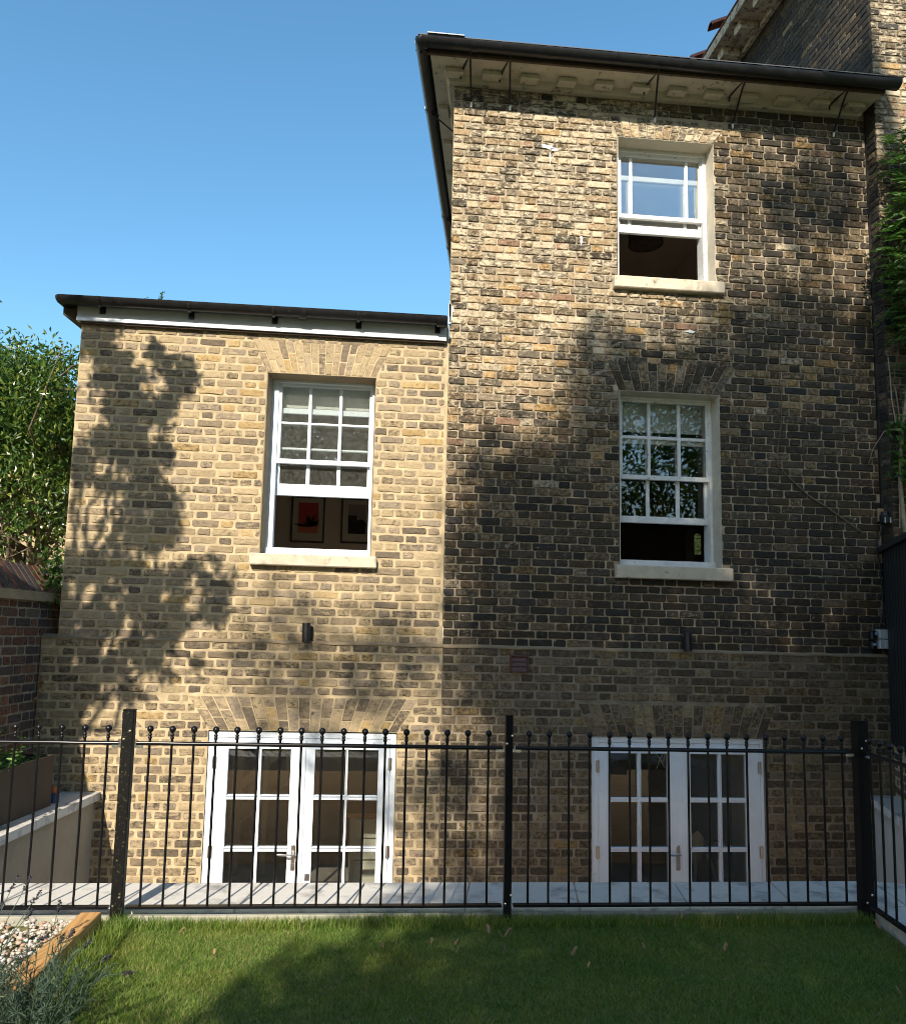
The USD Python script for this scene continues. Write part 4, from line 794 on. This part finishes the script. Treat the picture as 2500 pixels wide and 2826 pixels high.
# ---------------------------------------------------------------- black railing
FY = -2.72
PX = {'l': -1.983, 'm': -.064, 'r': 1.853}
def post(x, label, mat, w=.0275, flat=False):
    t = thing('railing_post', label, 'fence post', (x, FY, .44))
    y0, y1 = (FY - w, FY + w)
    m = [cbox(x - w, x + w, y0, y1, .42, 1.530, .003)]
    obj('post_body', concat(m), mat, t); obj('post_cap', cbox(x - w - .001, x + w + .001, y0 - .001, y1 + .001, 1.530, 1.538, .003), mat, t)
    for z in (1.415, .625):
        for s in (-1, 1): obj('bolt', lathe([(0, 0), (.006, 0), (.006, .004), (0, .005)], (0, 0, 0), 8).apply_transform(np.array([[1, 0, 0, x + s * .014], [0, 0, -1, y0], [0, 1, 0, z + .02 * s], [0, 0, 0, 1.0]])), 'steel', t)
    return t
post(PX['l'], 'square black railing post with green moss near its foot at left', 'mossy_black')
post(PX['m'], 'slim black railing post between the two pairs of french doors', 'post_black', .0185)
post(PX['r'], 'square black corner railing post at the right end', 'post_black', .031)
def panel(A, B, xs, label, mat='railing_black'):
    """A, B: plan points at the ends; xs: distances of the bars along the panel."""
    A, B = np.array([*A, 0.0]), np.array([*B, 0.0]); D = N3(B - A); L = np.linalg.norm(B - A); S = np.array([D[1], -D[0], 0])
    t = thing('metal_railing', label, 'railing', tuple(A + [0, 0, .56]))
    zt, zb = 1.372, .586; rb = np.random.default_rng(int(abs(A[0]) * 100) + 7)
    obj('top_rail', concat([tube([A + D * .012 + [0, 0, zt], B - D * .012 + [0, 0, zt]], .0105, 10)]), mat, t, smooth=40)
    obj('bottom_rail', rail(A + D * .01, B - D * .01, S, .034, .012, zb), mat, t)
    for P, s in ((A, 1), (B, -1)):
        obj('fixing_lug', concat([rail(P + D * .004 * s, P + D * .045 * s, S, .012, .018, zt - .022), tube([P + D * .028 * s - S * .012 + [0, 0, zt - .018], P + D * .028 * s + S * .012 + [0, 0, zt - .018]], .006, 6)]), 'steel', t)
    for d in xs:
        P = A + D * (d + rb.uniform(-.002, .002)); r = .0062; jig = D * rb.uniform(-.004, .004) + S * rb.uniform(-.003, .003)
        b = obj('bar', tube([P + [0, 0, zb + .006], P + jig * .7 + [0, 0, .95], P + jig * .2 + [0, 0, 1.37], P + [0, 0, 1.405]], r, 8), mat, t, smooth=40)
        obj('finial', lathe([(0, 0), (r, 0), (.0085, .004), (.0105, .008), (.0085, .013), (.0065, .016), (.009, .019), (.0105, .023), (.008, .028), (.006, .031), (.008, .035), (.0135, .041), (.0165, .049), (.0165, .054), (.0135, .062), (.007, .067), (0, .069)], P + [0, 0, 1.392], 12), mat, b, smooth=60)
sp_ = (PX['m'] - PX['l']) / 18
panel((PX['l'] + .03, FY), (PX['m'] - .02, FY), [sp_ * (k + 1) - .03 for k in range(17)], 'black ball topped railing panel in front of the sunlit french doors')
panel((PX['m'] + .02, FY), (PX['r'] - .032, FY), [sp_ * (k + 1) - .02 for k in range(17)], 'black ball topped railing panel in front of the shaded french doors')
panel((PX['l'] - 1.88, FY), (PX['l'] - .03, FY), [1.85 - .066 - .1115 * k for k in range(16)], 'black ball topped railing panel left of the mossy post')
rd = N3((-.17, -1, 0)); R0 = np.array([PX['r'] + .004, FY - .032, 0]); R1 = R0 + rd * 1.85
panel((R0[0], R0[1]), (R1[0], R1[1]), [.062 + .104 * k for k in range(17)], 'black railing panel turning from the corner post towards the lawn')

# ---------------------------------------------------------------- lawn edge: sleeper, gravel, lavender, leaves
t = obj('timber_edging', concat([prism(np.array([(-2.135, -2.80, GZ - .05), (-2.03, -2.79, GZ - .05), (-2.11, -4.3, GZ - .05), (-2.23, -4.3, GZ - .05)]), np.array([(-2.13, -2.805, .592), (-2.035, -2.797, .592), (-2.115, -4.3, .592), (-2.225, -4.3, .592)])),
                                 prism(np.array([(-2.13, -2.805, .592), (-2.035, -2.797, .592), (-2.115, -4.3, .592), (-2.225, -4.3, .592)]), np.array([(-2.125, -2.81, .597), (-2.04, -2.802, .597), (-2.12, -4.3, .597), (-2.22, -4.3, .597)]))]), 'oak_sleeper', label='orange oak sleeper edging between gravel and lawn', cat='timber edging')
rng = np.random.default_rng(61); ico = trimesh.creation.icosphere(1, 1.0); pb = MB()
for k in range(3600):
    px, py = rng.uniform(-3.3, -2.13), rng.uniform(-4.1, -2.74)
    s = rng.uniform(.007, .014); v = ico.vertices * rng.uniform(.6, 1.2, 3) * s * (1 + .15 * rng.normal(size=(len(ico.vertices), 1)))
    a = rng.uniform(0, 6.28); R = np.array([[math.cos(a), -math.sin(a), 0], [math.sin(a), math.cos(a), 0], [0, 0, .7]]); pb.add(v @ R.T + [px - .08 * (-2.8 - py) * 0, py, GZ + .02 + rng.uniform(0, .03)], ico.faces)
obj('gravel', pb, 'pebbles', kind='stuff', label='pale and orange pebbles left of the timber edging', smooth=True)

def blades(n, xs, ys, h, w, rng, lean=.5, keep=None):
    X, Y = rng.uniform(*xs, n), rng.uniform(*ys, n)
    if keep is not None:
        k = keep(X, Y); X, Y = X[k], Y[k]; n = len(X)
    from meshkit import noise
    dens = noise(np.column_stack([X * 3, Y * 3, np.zeros(n)]), 3)
    H = rng.uniform(h[0], h[1], n) * (.75 + .5 * dens); a = rng.uniform(0, 2 * np.pi, n); b = rng.uniform(0, 2 * np.pi, n)
    B = np.column_stack([X, Y, np.full(n, GZ - .004)]); S = np.column_stack([np.cos(a), np.sin(a), np.zeros(n)]) * (rng.uniform(w[0], w[1], n) / 2)[:, None]
    Ld = np.column_stack([np.cos(b), np.sin(b), np.zeros(n)]) * (H * rng.uniform(.1, lean, n))[:, None]; Z = np.column_stack([np.zeros(n), np.zeros(n), H])
    m = B + Z * .55 + Ld * .35; tip = B + Z + Ld
    V = np.stack([B - S, B + S, m - S * .75, m + S * .75, tip], 1).reshape(-1, 3); k = np.arange(n)[:, None] * 5
    F = np.concatenate([k + [0, 1, 3], k + [0, 3, 2], k + [2, 3, 4]]).reshape(-1, 3); return V, F
edge = lambda X, Y: (X > -2.02 + .05 * (Y + 2.8)) & (X < 1.86 + .17 * (Y + 2.7))
rng = np.random.default_rng(71); gm = MB()
V, F = blades(260000, (-2.25, 2.2), (-4.35, -2.715), (.012, .030), (.0022, .0042), rng, 1.5, edge); gm.add(V, F)
V, F = blades(9000, (-2.1, 2.0), (-2.80, -2.712), (.04, .075), (.003, .0045), rng, .6, edge); gm.add(V, F)
V, F = blades(3000, (-2.12, -1.9), (-4.2, -2.76), (.05, .10), (.003, .0045), rng, .7, edge); gm.add(V, F)
obj('grass', gm, 'grass_blade', kind='stuff', label='short mown lawn grass in front of the railing')

def curl_leaf(x, y, s, rot, rng, z=GZ + .038):
    n, L = 7, s; u = np.linspace(-.5, .5, n); V = []
    for a in u:
        w = (.19 + .05 * math.sin(a * 9)) * (1 - (2 * a) ** 2) ** .7 + .01; lift = 1.1 * a * a + .3 * math.sin(a * 5)
        V += [(a * L, -w * L, lift * L + .75 * w * L), (a * L, 0, lift * L), (a * L, w * L * .7, lift * L + 1.1 * w * L)]
    V = np.array(V); c, s_ = math.cos(rot), math.sin(rot); V = V @ np.array([[c, s_, 0], [-s_, c, 0], [0, 0, 1]]) + [x, y, z]
    F = []
    for k in range(n - 1):
        for j in (0, 1): F += [(3 * k + j, 3 * k + j + 1, 3 * k + 4 + j), (3 * k + j, 3 * k + 4 + j, 3 * k + 3 + j)]
    F = np.array(F); return np.vstack([V, V + [0, 0, .0012]]), np.vstack([F, F[:, ::-1] + len(V)])
FALL = [(-.197, -2.925, .085, 1.9, 'large upright curled brown leaf on the grass by the slim middle post'), (-.116, -2.974, .09, .1, 'long curled tan leaf lying just right of the upright brown leaf'), (-.374, -3.076, .05, .3, 'small tan leaf on the grass left of the slim middle post'),
        (.14, -3.204, .085, .2, 'twiggy pale leaf on the grass right of the middle post'), (.487, -3.141, .06, 2.0, 'thin pale leaf on shaded grass in front of the left door edge'), (.864, -3.164, .075, .5, 'pale forked leaf on shaded grass below the chrome handled doors'),
        (1.122, -3.165, .045, 2.4, 'tiny pale leaf on the shaded grass towards the right'), (.829, -2.763, .06, .7, 'arched tan leaf against the kerb under the right railing panel'), (1.118, -2.779, .045, 1.2, 'small brown leaf at the kerb under the right railing panel'),
        (.167, -3.34, .05, .6, 'small curled leaf nearest the bottom of the shaded lawn'), (-.157, -3.14, .05, 2.7, 'reddish leaf on the grass below the middle post'), (1.789, -2.90, .085, 1.5, 'upright brown leaf on the grass beneath the corner post'),
        (-1.639, -2.905, .055, .2, 'orange brown leaf on sunlit grass near the mossy post'), (-1.449, -3.152, .045, 1.4, 'small brown leaf on the sunlit lawn'), (-.711, -3.108, .055, 2.2, 'tan leaf on the grass left of centre'), (-.483, -3.05, .05, .9, 'small tan leaf on the grass between centre and middle post'), (1.374, -3.63, .06, 2.2, 'pale leaf at the lower right of the lawn')]
rng = np.random.default_rng(81)
for x, y, s, r_, lb in FALL: obj('fallen_leaf', curl_leaf(x, y, s * .62, r_, rng), 'dry_leaf', label=lb, cat='leaf', group='dry leaves fallen on the lawn', smooth=True)

def lavender(cx, cy, R, n, label, rng, flowers):
    t = thing('lavender_plant', label, 'plant', (cx, cy, GZ)); Cs, Ds, Ls, st = [], [], [], []
    for k in range(n):
        a = rng.uniform(0, 6.28); out = rng.uniform(.1, 1); b = np.array([cx + math.cos(a) * R * .35 * out, cy + math.sin(a) * R * .35 * out, GZ]); h = rng.uniform(.14, .30)
        tip = b + [math.cos(a) * R * .7 * out, math.sin(a) * R * .7 * out, h]; mid = (b + tip) / 2 + [0, 0, .03]
        st.append(tube([b, mid, tip], [.0022, .0018, .001], 4, False))
        for s in np.linspace(.25, 1, 12):
            p = b + (tip - b) * s + [0, 0, .03 * math.sin(s * 3.1)]
            for q in range(2):
                d = N3((tip - b) * 1.0 + rng.normal(size=3) * .16 * 1.2); Cs.append(p + d * .014); Ds.append(d); Ls.append(rng.uniform(.026, .048))
    V, F = leaves(np.array(Cs), np.array(Ds), np.array(Ls), .0036, rng, .2); obj('foliage', (V, F), 'lavender_leaf', t); obj('stem', concat(st), 'lavender_leaf', t)
    for (fx, fy, fz, ln) in flowers:
        b = np.array([cx + (fx - cx) * .45, cy + (fy - cy) * .45, GZ + .12]); tip = np.array([fx, fy, fz]); mid = (b + tip) / 2 + [.0, .0, .02]
        f = obj('flower_stem', tube([b, mid, tip], [.0022, .0018, .0014], 5), 'lavender_leaf', t, smooth=True); d = N3(tip - mid); C2, D2 = [], []
        for s in np.linspace(0, 1, 7):
            if .35 < s < .5: continue
            for q in range(5):
                e = N3(d * .6 + rng.normal(size=3) * .6); C2.append(tip - d * ln * (1 - s) + e * .006); D2.append(e)
        V, F = leaves(np.array(C2), np.array(D2), .014, .008, rng, .3); obj('flower_head', (V, F), 'lavender_flower', f)
rng = np.random.default_rng(91)
lavender(-2.30, -3.80, .30, 75, 'dark lavender clump at the bottom left corner overhanging the timber', rng, [(-2.21, -3.40, .93, .06), (-2.165, -3.38, .92, .05), (-2.108, -3.42, .88, .06), (-2.30, -3.42, .86, .05), (-2.14, -3.40, .80, .04), (-2.24, -3.44, .84, .04), (-2.34, -3.45, .78, .04), (-2.06, -3.45, .72, .04)])
lavender(-1.98, -3.84, .27, 80, 'dark lavender clump on the lawn side of the timber edging', rng, [(-2.034, -3.40, .835, .05), (-1.90, -3.42, .69, .05), (-2.006, -3.42, .71, .05), (-1.80, -3.50, .66, .04), (-1.70, -3.55, .62, .04), (-1.96, -3.45, .74, .04)])

# ---------------------------------------------------------------- foliage on and beside the house
def limb(a, b, r0, r1, rng, n=6, wob=.08):
    a, b = np.asarray(a, float), np.asarray(b, float); s = np.linspace(0, 1, n)[:, None]; P = a + (b - a) * s; P[1:-1] += rng.normal(size=(n - 2, 3)) * wob * np.linalg.norm(b - a) * .5
    return tube(P, np.linspace(r0, r1, n), 7), P
# evergreen shrub behind the garden wall
rng = np.random.default_rng(101)
t = thing('evergreen_tree', 'glossy evergreen tree with tangled bare branches left of the pale wing', 'tree', (-4.6, 1.8, .5))
m, P = limb((-4.35, 1.9, .5), (-4.15, 1.7, 2.7), .09, .06, rng); lim = [m]; tips = []
crown = lambda: np.array([rng.uniform(-6.0, -3.62), rng.uniform(.5, 2.8), 0])
for k in range(34):
    e = crown(); e[2] = rng.uniform(3.2, 4.7); s = np.array([-4.2, 1.75, rng.uniform(1.6, 3.0)]) + rng.normal(size=3) * .08
    m, P = limb(s, e, .035 if k < 12 else .02, .006, rng, 7, .12); lim.append(m); tips += list(P[3:])
for k in range(70):
    s = tips[rng.integers(len(tips))] - np.array([0, 0, rng.uniform(.2, 1.2)]); e = s + rng.normal(size=3) * .45; m, P = limb(s, e, .008, .003, rng, 4, .15); lim.append(m)
obj('trunk', concat(lim), 'bark', t, smooth=True)
C = []
top = lambda x, y: 4.62 - .35 * max(0, (x + 4.55)) + .25 * math.sin(x * 5.3) * math.cos(y * 3.1) + (.25 if x < -4.5 else 0)
for k in range(1500):
    p = crown(); zt_ = top(p[0], p[1]); p[2] = zt_ - abs(rng.normal()) * .85
    if p[2] < 2.5: continue
    dens = .6 if p[2] < 3.45 else 1.0
    if rng.random() > dens: continue
    nL = 34; q = p + rng.normal(size=(nL, 3)) * [.12, .12, .10]; C.append(q)
for k in range(150):
    p = crown(); p[2] = rng.uniform(2.3, 3.6); C.append(p + rng.normal(size=(14, 3)) * .12)
C = np.vstack(C); V, F = leaves(C, rnd_dirs(len(C), rng, .7), rng.uniform(.05, .085, len(C)), rng.uniform(.02, .032, len(C)), rng, .25)
obj('crown', (V, F), 'shrub_leaf', t)
t = thing('ivy_plant', 'small dark ivy tuft between the garden wall coping and the pale wing', 'plant', (-3.4, .1, 2.3))
C = np.array([-3.40, .05, 2.38]) + rng.normal(size=(160, 3)) * [.04, .1, .12]; V, F = leaves(C, rnd_dirs(len(C), rng, -.2), .05, .045, rng, .2); obj('foliage', (V, F), 'garden_leaf', t)
obj('stem', tube([(-3.42, .1, 2.1), (-3.41, .05, 2.3), (-3.39, .05, 2.5)], .005, 5), 'bark', t)
t = thing('roof_weed', 'little green weed sprouting from the gutter of the pale wing', 'plant', (-2.62, -.1, 4.7))
C = np.vstack([np.array([-2.617, -.11, 4.735 + .016 * k]) + rng.normal(size=(5, 3)) * .012 for k in range(6)] + [np.array([x_, -.11, 4.745]) + rng.normal(size=(8, 3)) * .012 for x_ in (-2.73, -2.55)])
V, F = leaves(C, rnd_dirs(len(C), rng, 1.2), .028, .013, rng, .2); obj('foliage', (V, F), 'garden_leaf', t); obj('stem', tube([(-2.617, -.11, 4.70), (-2.617, -.11, 4.83)], .002, 4), 'garden_leaf', t)
# wisteria on the neighbour's front
rng = np.random.default_rng(111)
t = thing('wisteria', 'green wisteria with pale woody stems climbing the right hand brick wall', 'climbing plant', (4.15, -.3, 1.0))
stems = [tube([(4.07, -.20, 2.83), (4.03, -.19, 3.1), (4.01, -.20, 3.4), (4.02, -.22, 3.7), (4.10, -.25, 4.4), (4.2, -.25, 5.2), (4.3, -.25, 6.2)], [.022, .02, .018, .016, .014, .012, .008], 8),
         tube([(3.975, -.162, 4.60), (3.985, -.165, 4.42), (3.99, -.165, 4.2), (4.02, -.165, 3.98)], .006, 5), tube([(4.03, -.165, 4.32), (4.05, -.165, 4.12), (4.06, -.165, 3.98)], .006, 5),
         tube([(4.12, -.25, 5.7), (4.05, -.25, 5.55), (4.04, -.24, 5.4), (4.08, -.24, 5.25)], .006, 5), tube([(4.1, -.22, 6.50), (4.0, -.24, 6.55), (3.93, -.24, 6.62), (3.91, -.22, 6.7)], .004, 5),
         tube([(4.02, -.2, 3.92), (3.92, -.14, 3.9), (3.86, -.06, 3.75), (3.84, -.02, 3.62)], .004, 5)]
obj('stem', concat(stems), 'pale_stem', t, smooth=True)
fr_ = []
def frond(b, d, L, rng):
    d = N3(d); out = []
    n = 8
    for s in np.linspace(.2, 1, n):
        p = b + d * L * s + np.array([0, 0, -.25 * L * s * s])
        side = N3(np.cross(d, (0, -.3, 1)))
        for q in (-1, 1): e = side * q + d * .6 + np.array([0, 0, -.15]); out.append((p + N3(e) * .028, e))
    return out
zones = [(3.97, 4.30, 6.35, 6.80, 36), (3.98, 4.30, 5.80, 6.45, 90), (3.90, 4.30, 5.30, 5.95, 150), (3.93, 4.30, 4.95, 5.40, 110), (3.92, 4.2, 4.72, 5.02, 34), (4.08, 4.35, 3.9, 4.9, 50)]
for (x0, x1, z0, z1, n) in zones:
    for k in range(n):
        b = np.array([rng.uniform(x0, x1) + .08, rng.uniform(-.42, -.18), rng.uniform(z0, z1)]); fr_ += frond(b, (rng.uniform(-1, .3), rng.uniform(-.5, .0), rng.uniform(-.3, .3)), rng.uniform(.16, .26), rng)
V, F = leaves(np.array([a for a, b in fr_]), np.array([b for a, b in fr_]), rng.uniform(.045, .065, len(fr_)), rng.uniform(.018, .026, len(fr_)), rng, .15, np.array([0, -.4, .8]))
obj('foliage', (V, F), 'wisteria_leaf', t)
t = thing('climbing_shrub', 'broad leaved green climber above the motion sensor at right', 'climbing plant', (4.1, -.3, 3.3))
C = []
for k in range(110): C.append(np.array([rng.uniform(3.90, 4.3), rng.uniform(-.36, -.18), rng.uniform(3.35, 3.98)]) + rng.normal(size=(4, 3)) * .04)
C = np.vstack(C); keep = (C[:, 0] > 3.90) & (C[:, 0] - 3.92 > .35 * (C[:, 2] < 3.5) * (3.5 - C[:, 2])); C = C[keep]
V, F = leaves(C, rnd_dirs(len(C), rng, -.4) + [0, -.3, 0], rng.uniform(.06, .09, len(C)), rng.uniform(.035, .05, len(C)), rng, .15, np.array([0, -.6, .6])); obj('foliage', (V, F), 'wisteria_leaf', t)
obj('stem', concat([limb((4.05, -.2, 2.9), (4.1, -.27, 3.8), .01, .004, rng)[0], limb((4.0, -.18, 3.0), (3.98, -.2, 3.5), .006, .003, rng)[0]]), 'pale_stem', t)
obj('old_vine', concat([tube([(3.0, -.006, 4.50), (3.02, -.006, 4.2), (3.01, -.006, 3.95), (2.97, -.006, 3.72), (2.96, -.006, 3.58), (3.05, -.006, 3.48), (3.25, -.008, 3.3), (3.45, -.01, 3.18), (3.75, -.01, 2.98)], [.004, .005, .005, .006, .006, .007, .008, .009, .010], 6)]), 'bark', label='thin bare vine stem clinging to the dark brick at right', cat='vine', smooth=True)
C = np.array([-3.40, -.05, 1.45]) + rng.normal(size=(14, 3)) * [.02, .03, .13]; V, F = leaves(C, rnd_dirs(len(C), rng), .06, .03, rng, .4)
obj('dry_vine', MB().add(V, F).tm(tube([(-3.41, -.04, 1.0), (-3.40, -.05, 1.4), (-3.41, -.04, 1.75)], .003, 5)), 'dry_leaf', label='dry brown vine leaves hanging where garden wall meets the wing', cat='dried plant')

# ---------------------------------------------------------------- far things
def far_house(x0, x1, y, z1, label):
    t = thing('far_house', label, 'house', ((x0 + x1) / 2, y, .5)); zc_ = [2.0, 4.6]
    wx = [x0 + 1.2 + 2.4 * k for k in range(int((x1 - x0 - 1.2) / 2.4))]
    wpoly = sbox(x0, .4, x1, z1)
    for xx in wx:
        for z in zc_: wpoly = wpoly.difference(sbox(xx, z, xx + 1.0, z + 1.7))
    obj('wall', extr(wpoly, y, y + .3), 'far_brick', t)
    obj('body', cbox(x0 + .02, x1 - .02, y + .35, y + 6, .4, z1 - .02), 'room_brown', t)
    for xx in wx:
        for z in zc_:
            fw = obj('window', concat([cbox(xx, xx + .09, y + .1, y + .2, z, z + 1.7), cbox(xx + .91, xx + 1.0, y + .1, y + .2, z, z + 1.7), cbox(xx + .09, xx + .91, y + .1, y + .2, z + 1.62, z + 1.7), cbox(xx + .09, xx + .91, y + .1, y + .2, z, z + .1), cbox(xx + .09, xx + .91, y + .1, y + .2, z + .82, z + .88)]), 'white_paint', t)
            obj('pane', cbox(xx + .09, xx + .91, y + .15, y + .16, z + .1, z + 1.62), 'window_glass', fw); obj('sill', cbox(xx - .08, xx + 1.08, y - .1, y + .1, z - .12, z), 'sill_stone', fw)
    obj('roof', prism(np.array([(x0 - .3, y - .3, z1), (x1 + .3, y - .3, z1), (x1 + .3, y + 6.3, z1), (x0 - .3, y + 6.3, z1)]), np.array([(x0 - .3, y + 2.9, z1 + 1.4), (x1 + .3, y + 2.9, z1 + 1.4), (x1 + .3, y + 3.1, z1 + 1.4), (x0 - .3, y + 3.1, z1 + 1.4)])), 'slate', t)
far_house(-17.5, -6.5, 15.0, 6.2, 'yellow brick house with white windows glimpsed through the evergreen branches')

# trees that stand behind the viewer: some shade the house or show in its panes, some only block sky light
def big_tree(name_label, base, crown_pts, rng, mat, lsize, trunk_r, nlimb=26, per=24, spread=.26, cat='tree', hub=None, high=None):
    t = thing('garden_tree', name_label, cat, base); base = np.asarray(base, float); crown_pts = np.asarray(crown_pts)
    c = crown_pts.mean(0); fork = np.array([lerp(base[0], c[0], .55), lerp(base[1], c[1], .55), lerp(base[2], crown_pts[:, 2].min(), .9)])
    m, P = limb(base, fork, trunk_r, trunk_r * .6, rng, 7, .05); L = [m]
    for k in range(nlimb):
        e = crown_pts[rng.integers(len(crown_pts))]; m, P = limb(fork, e, trunk_r * .3, .012, rng, 7, .10); L.append(m)
    if hub is not None:
        L += [limb(fork, hub[0], trunk_r * .5, trunk_r * .4, rng, 6, .04)[0], limb(hub[0], hub[1], trunk_r * .4, trunk_r * .35, rng, 6, .04)[0]]
        for k in range(26): L.append(limb(hub[1], high[rng.integers(len(high))], trunk_r * .22, .012, rng, 7, .06)[0])
        crown_pts = np.vstack([crown_pts, high])
    obj('trunk', concat(L), 'bark', t, smooth=True)
    C = np.repeat(crown_pts, per, 0) + rng.normal(size=(len(crown_pts) * per, 3)) * spread
    V, F = leaves(C, rnd_dirs(len(C), rng, -.2), rng.uniform(lsize * .7, lsize * 1.25, len(C)), rng.uniform(lsize * .5, lsize * .85, len(C)), rng, .2)
    obj('crown', (V, F), mat, t)
def inside(poly, n, rng):
    x0, y0, x1, y1 = poly.bounds; out = []
    while len(out) < n:
        p = rng.uniform((x0, y0), (x1, y1))
        if poly.contains(Point(p)): out.append(p)
    return np.array(out)
def along_sun(P2, t0, t1, rng):
    """crown points whose shade falls at the points P2 of the house front."""
    t = rng.uniform(t0, t1, len(P2)); d = SUN_DIR / SUN_DIR[1]
    return np.column_stack([P2[:, 0], np.zeros(len(P2)), P2[:, 1]]) - t[:, None] * d
rng = np.random.default_rng(121)
P1 = Polygon([(1.36, 4.95), (2.46, 5.0), (2.55, 5.4), (3.3, 6.05), (3.56, 6.75), (3.86, 6.7), (3.86, 5.0), (5.5, 4.6), (5.5, -3.2), (-.45, -3.2), (-.2, -1.9), (.3, -1.45), (.25, -.9), (-.12, -.38), (-.25, 1.3), (.02, 1.81), (.05, 3.0), (.15, 3.6), (.70, 3.72), (1.06, 4.0), (1.10, 4.5)])
for hx, hz, hr in ((2.1, 4.82, .13), (.15, 1.12, .20), (.28, .22, .16), (2.78, 2.40, .07), (.35, .75, .12), (3.1, 6.2, .14), (.1, 2.3, .06), (3.55, 5.3, .1), (2.9, 5.2, .1), (2.75, 6.3, .12), (2.62, 5.75, .10), (3.0, 5.75, .13), (3.35, 5.75, .11), (3.3, 6.4, .10), (2.75, 5.5, .08), (3.7, 6.2, .1), (3.45, 4.7, .08), (1.7, 4.75, .1), (2.7, 6.05, .15), (3.15, 6.05, .14), (3.6, 5.8, .14), (3.2, 5.45, .12)): P1 = P1.difference(Point(hx, hz).buffer(hr))
pts = [inside(P1.buffer(-.12), 2600, rng)]
pts.append(inside(Polygon([(.75, -.5), (4.0, -.5), (4.0, 1.7), (.75, 1.7)]), 700, rng))
pts.append(inside(Polygon([(2.52, 6.40), (3.3, 6.62), (3.48, 5.94), (2.47, 5.22)]), 6, rng))
pts.append(inside(Polygon([(-1.32, 2.2), (-.12, 2.24), (-.1, 1.38), (-1.28, 1.03), (-1.79, 1.35), (-1.85, 1.81)]), 28, rng))
pts.append(inside(Polygon([(-1.30, 1.0), (-.31, 1.04), (-.28, .14), (-.84, .55)]), 8, rng))
pts.append(inside(Polygon([(3.0, 6.0), (3.6, 6.9), (3.9, 7.0), (3.9, 6.0)]), 25, rng))
low_ = along_sun(np.vstack(pts), 10.5, 14.5, rng); high_ = along_sun(inside(Polygon([(-3.0, 8.9), (.6, 8.9), (3.2, 9.2), (4.6, 9.6), (4.4, 13.5), (-1.0, 14.0), (-3.0, 12.0)]), 1700, rng), 10.5, 14.5, rng)  # high_: unseen upper crown added to block sky light
hub_ = along_sun(np.array([(4.3, 6.0), (3.4, 9.6)]), 12.4, 12.6, rng)
big_tree('tall plane tree behind the viewer whose crown shades the right of the house', (2.2, -13.2, .5), low_, rng, 'garden_leaf', .13, .30, 40, 20, .17, hub=hub_, high=high_)
rng = np.random.default_rng(131)
PL = Polygon([(-3.29, 4.51), (-2.72, 4.52), (-2.29, 4.2), (-2.31, 4.09), (-2.54, 3.68), (-2.43, 3.2), (-2.21, 2.99), (-2.27, 2.6), (-1.88, 2.44), (-1.95, 2.19), (-2.01, 1.76), (-2.13, 1.6), (-2.41, 1.43), (-2.76, 1.34), (-3.12, 1.33), (-3.39, 1.73), (-3.29, 2.57), (-3.27, 3.42)])
q = inside(PL, 3400, rng); from meshkit import noise as _nz
tt = lerp(3.9, 2.9, np.clip((q[:, 1] - 1.3) / 3.2, 0, 1)) + rng.uniform(-.1, .5, len(q))
keep = (_nz(np.column_stack([q * 2.7, np.zeros(len(q))]), 9) > .36) & (_nz(np.column_stack([q * 9.0, np.zeros(len(q))]), 4) > .44); q, tt = q[keep], tt[keep]
cl = np.column_stack([q[:, 0], np.zeros(len(q)), q[:, 1]]) - tt[:, None] * (SUN_DIR / SUN_DIR[1])
big_tree('slender garden tree standing left of the viewer that dapples the pale wing', (-5.6, -4.6, .5), cl, rng, 'garden_leaf', .07, .09, 34, 6, .035)
rng = np.random.default_rng(141)
for k, (bx, by, h, r, lb) in enumerate(((-16.5, -16.5, 11.5, 3.0, 'round bushy tree at the far left end of the garden'), (-11.0, -17.5, 11.5, 3.0, 'leafy tree second from the left end of the garden'), (-6.0, -18.5, 8.6, 2.7, 'leafy tree left of centre at the end of the garden'), (-1.0, -18.5, 12.5, 2.9, 'middle bushy tree at the end of the garden'),
        (4.2, -18, 13.0, 2.8, 'bushy tree right of centre at the end of the garden'), (9.0, -18.5, 11.5, 2.7, 'tall leaning tree second from the right end of the garden'), (14.0, -17, 12.0, 2.9, 'tallest garden tree at the right end of the garden'), (-13.5, -10, 9.5, 3.0, 'added unseen tree at the left boundary behind the viewer, blocking sky light'), (-14, -4, 8.5, 2.8, 'added unseen tree at the left boundary beside the viewer, blocking sky light'),
        (12.8, -9.5, 10.5, 3.0, 'added unseen tree at the right boundary behind the viewer, blocking sky light'), (11.0, -3.5, 9.0, 2.6, 'added unseen tree at the right boundary beside the viewer, blocking sky light'))):  # unseen boundary trees added and the row raised to cut sky light
    u = rng.normal(size=(400, 3)); u /= np.linalg.norm(u, axis=1, keepdims=True); u *= rng.uniform(.35, 1, (400, 1)) ** .5
    cpt = np.array([bx, by, .5 + h * .55]) + u * [r, r * .8, h * .47]
    big_tree(lb, (bx, by, .5), cpt, rng, 'garden_leaf', .19, .16, 18, 24, .3)
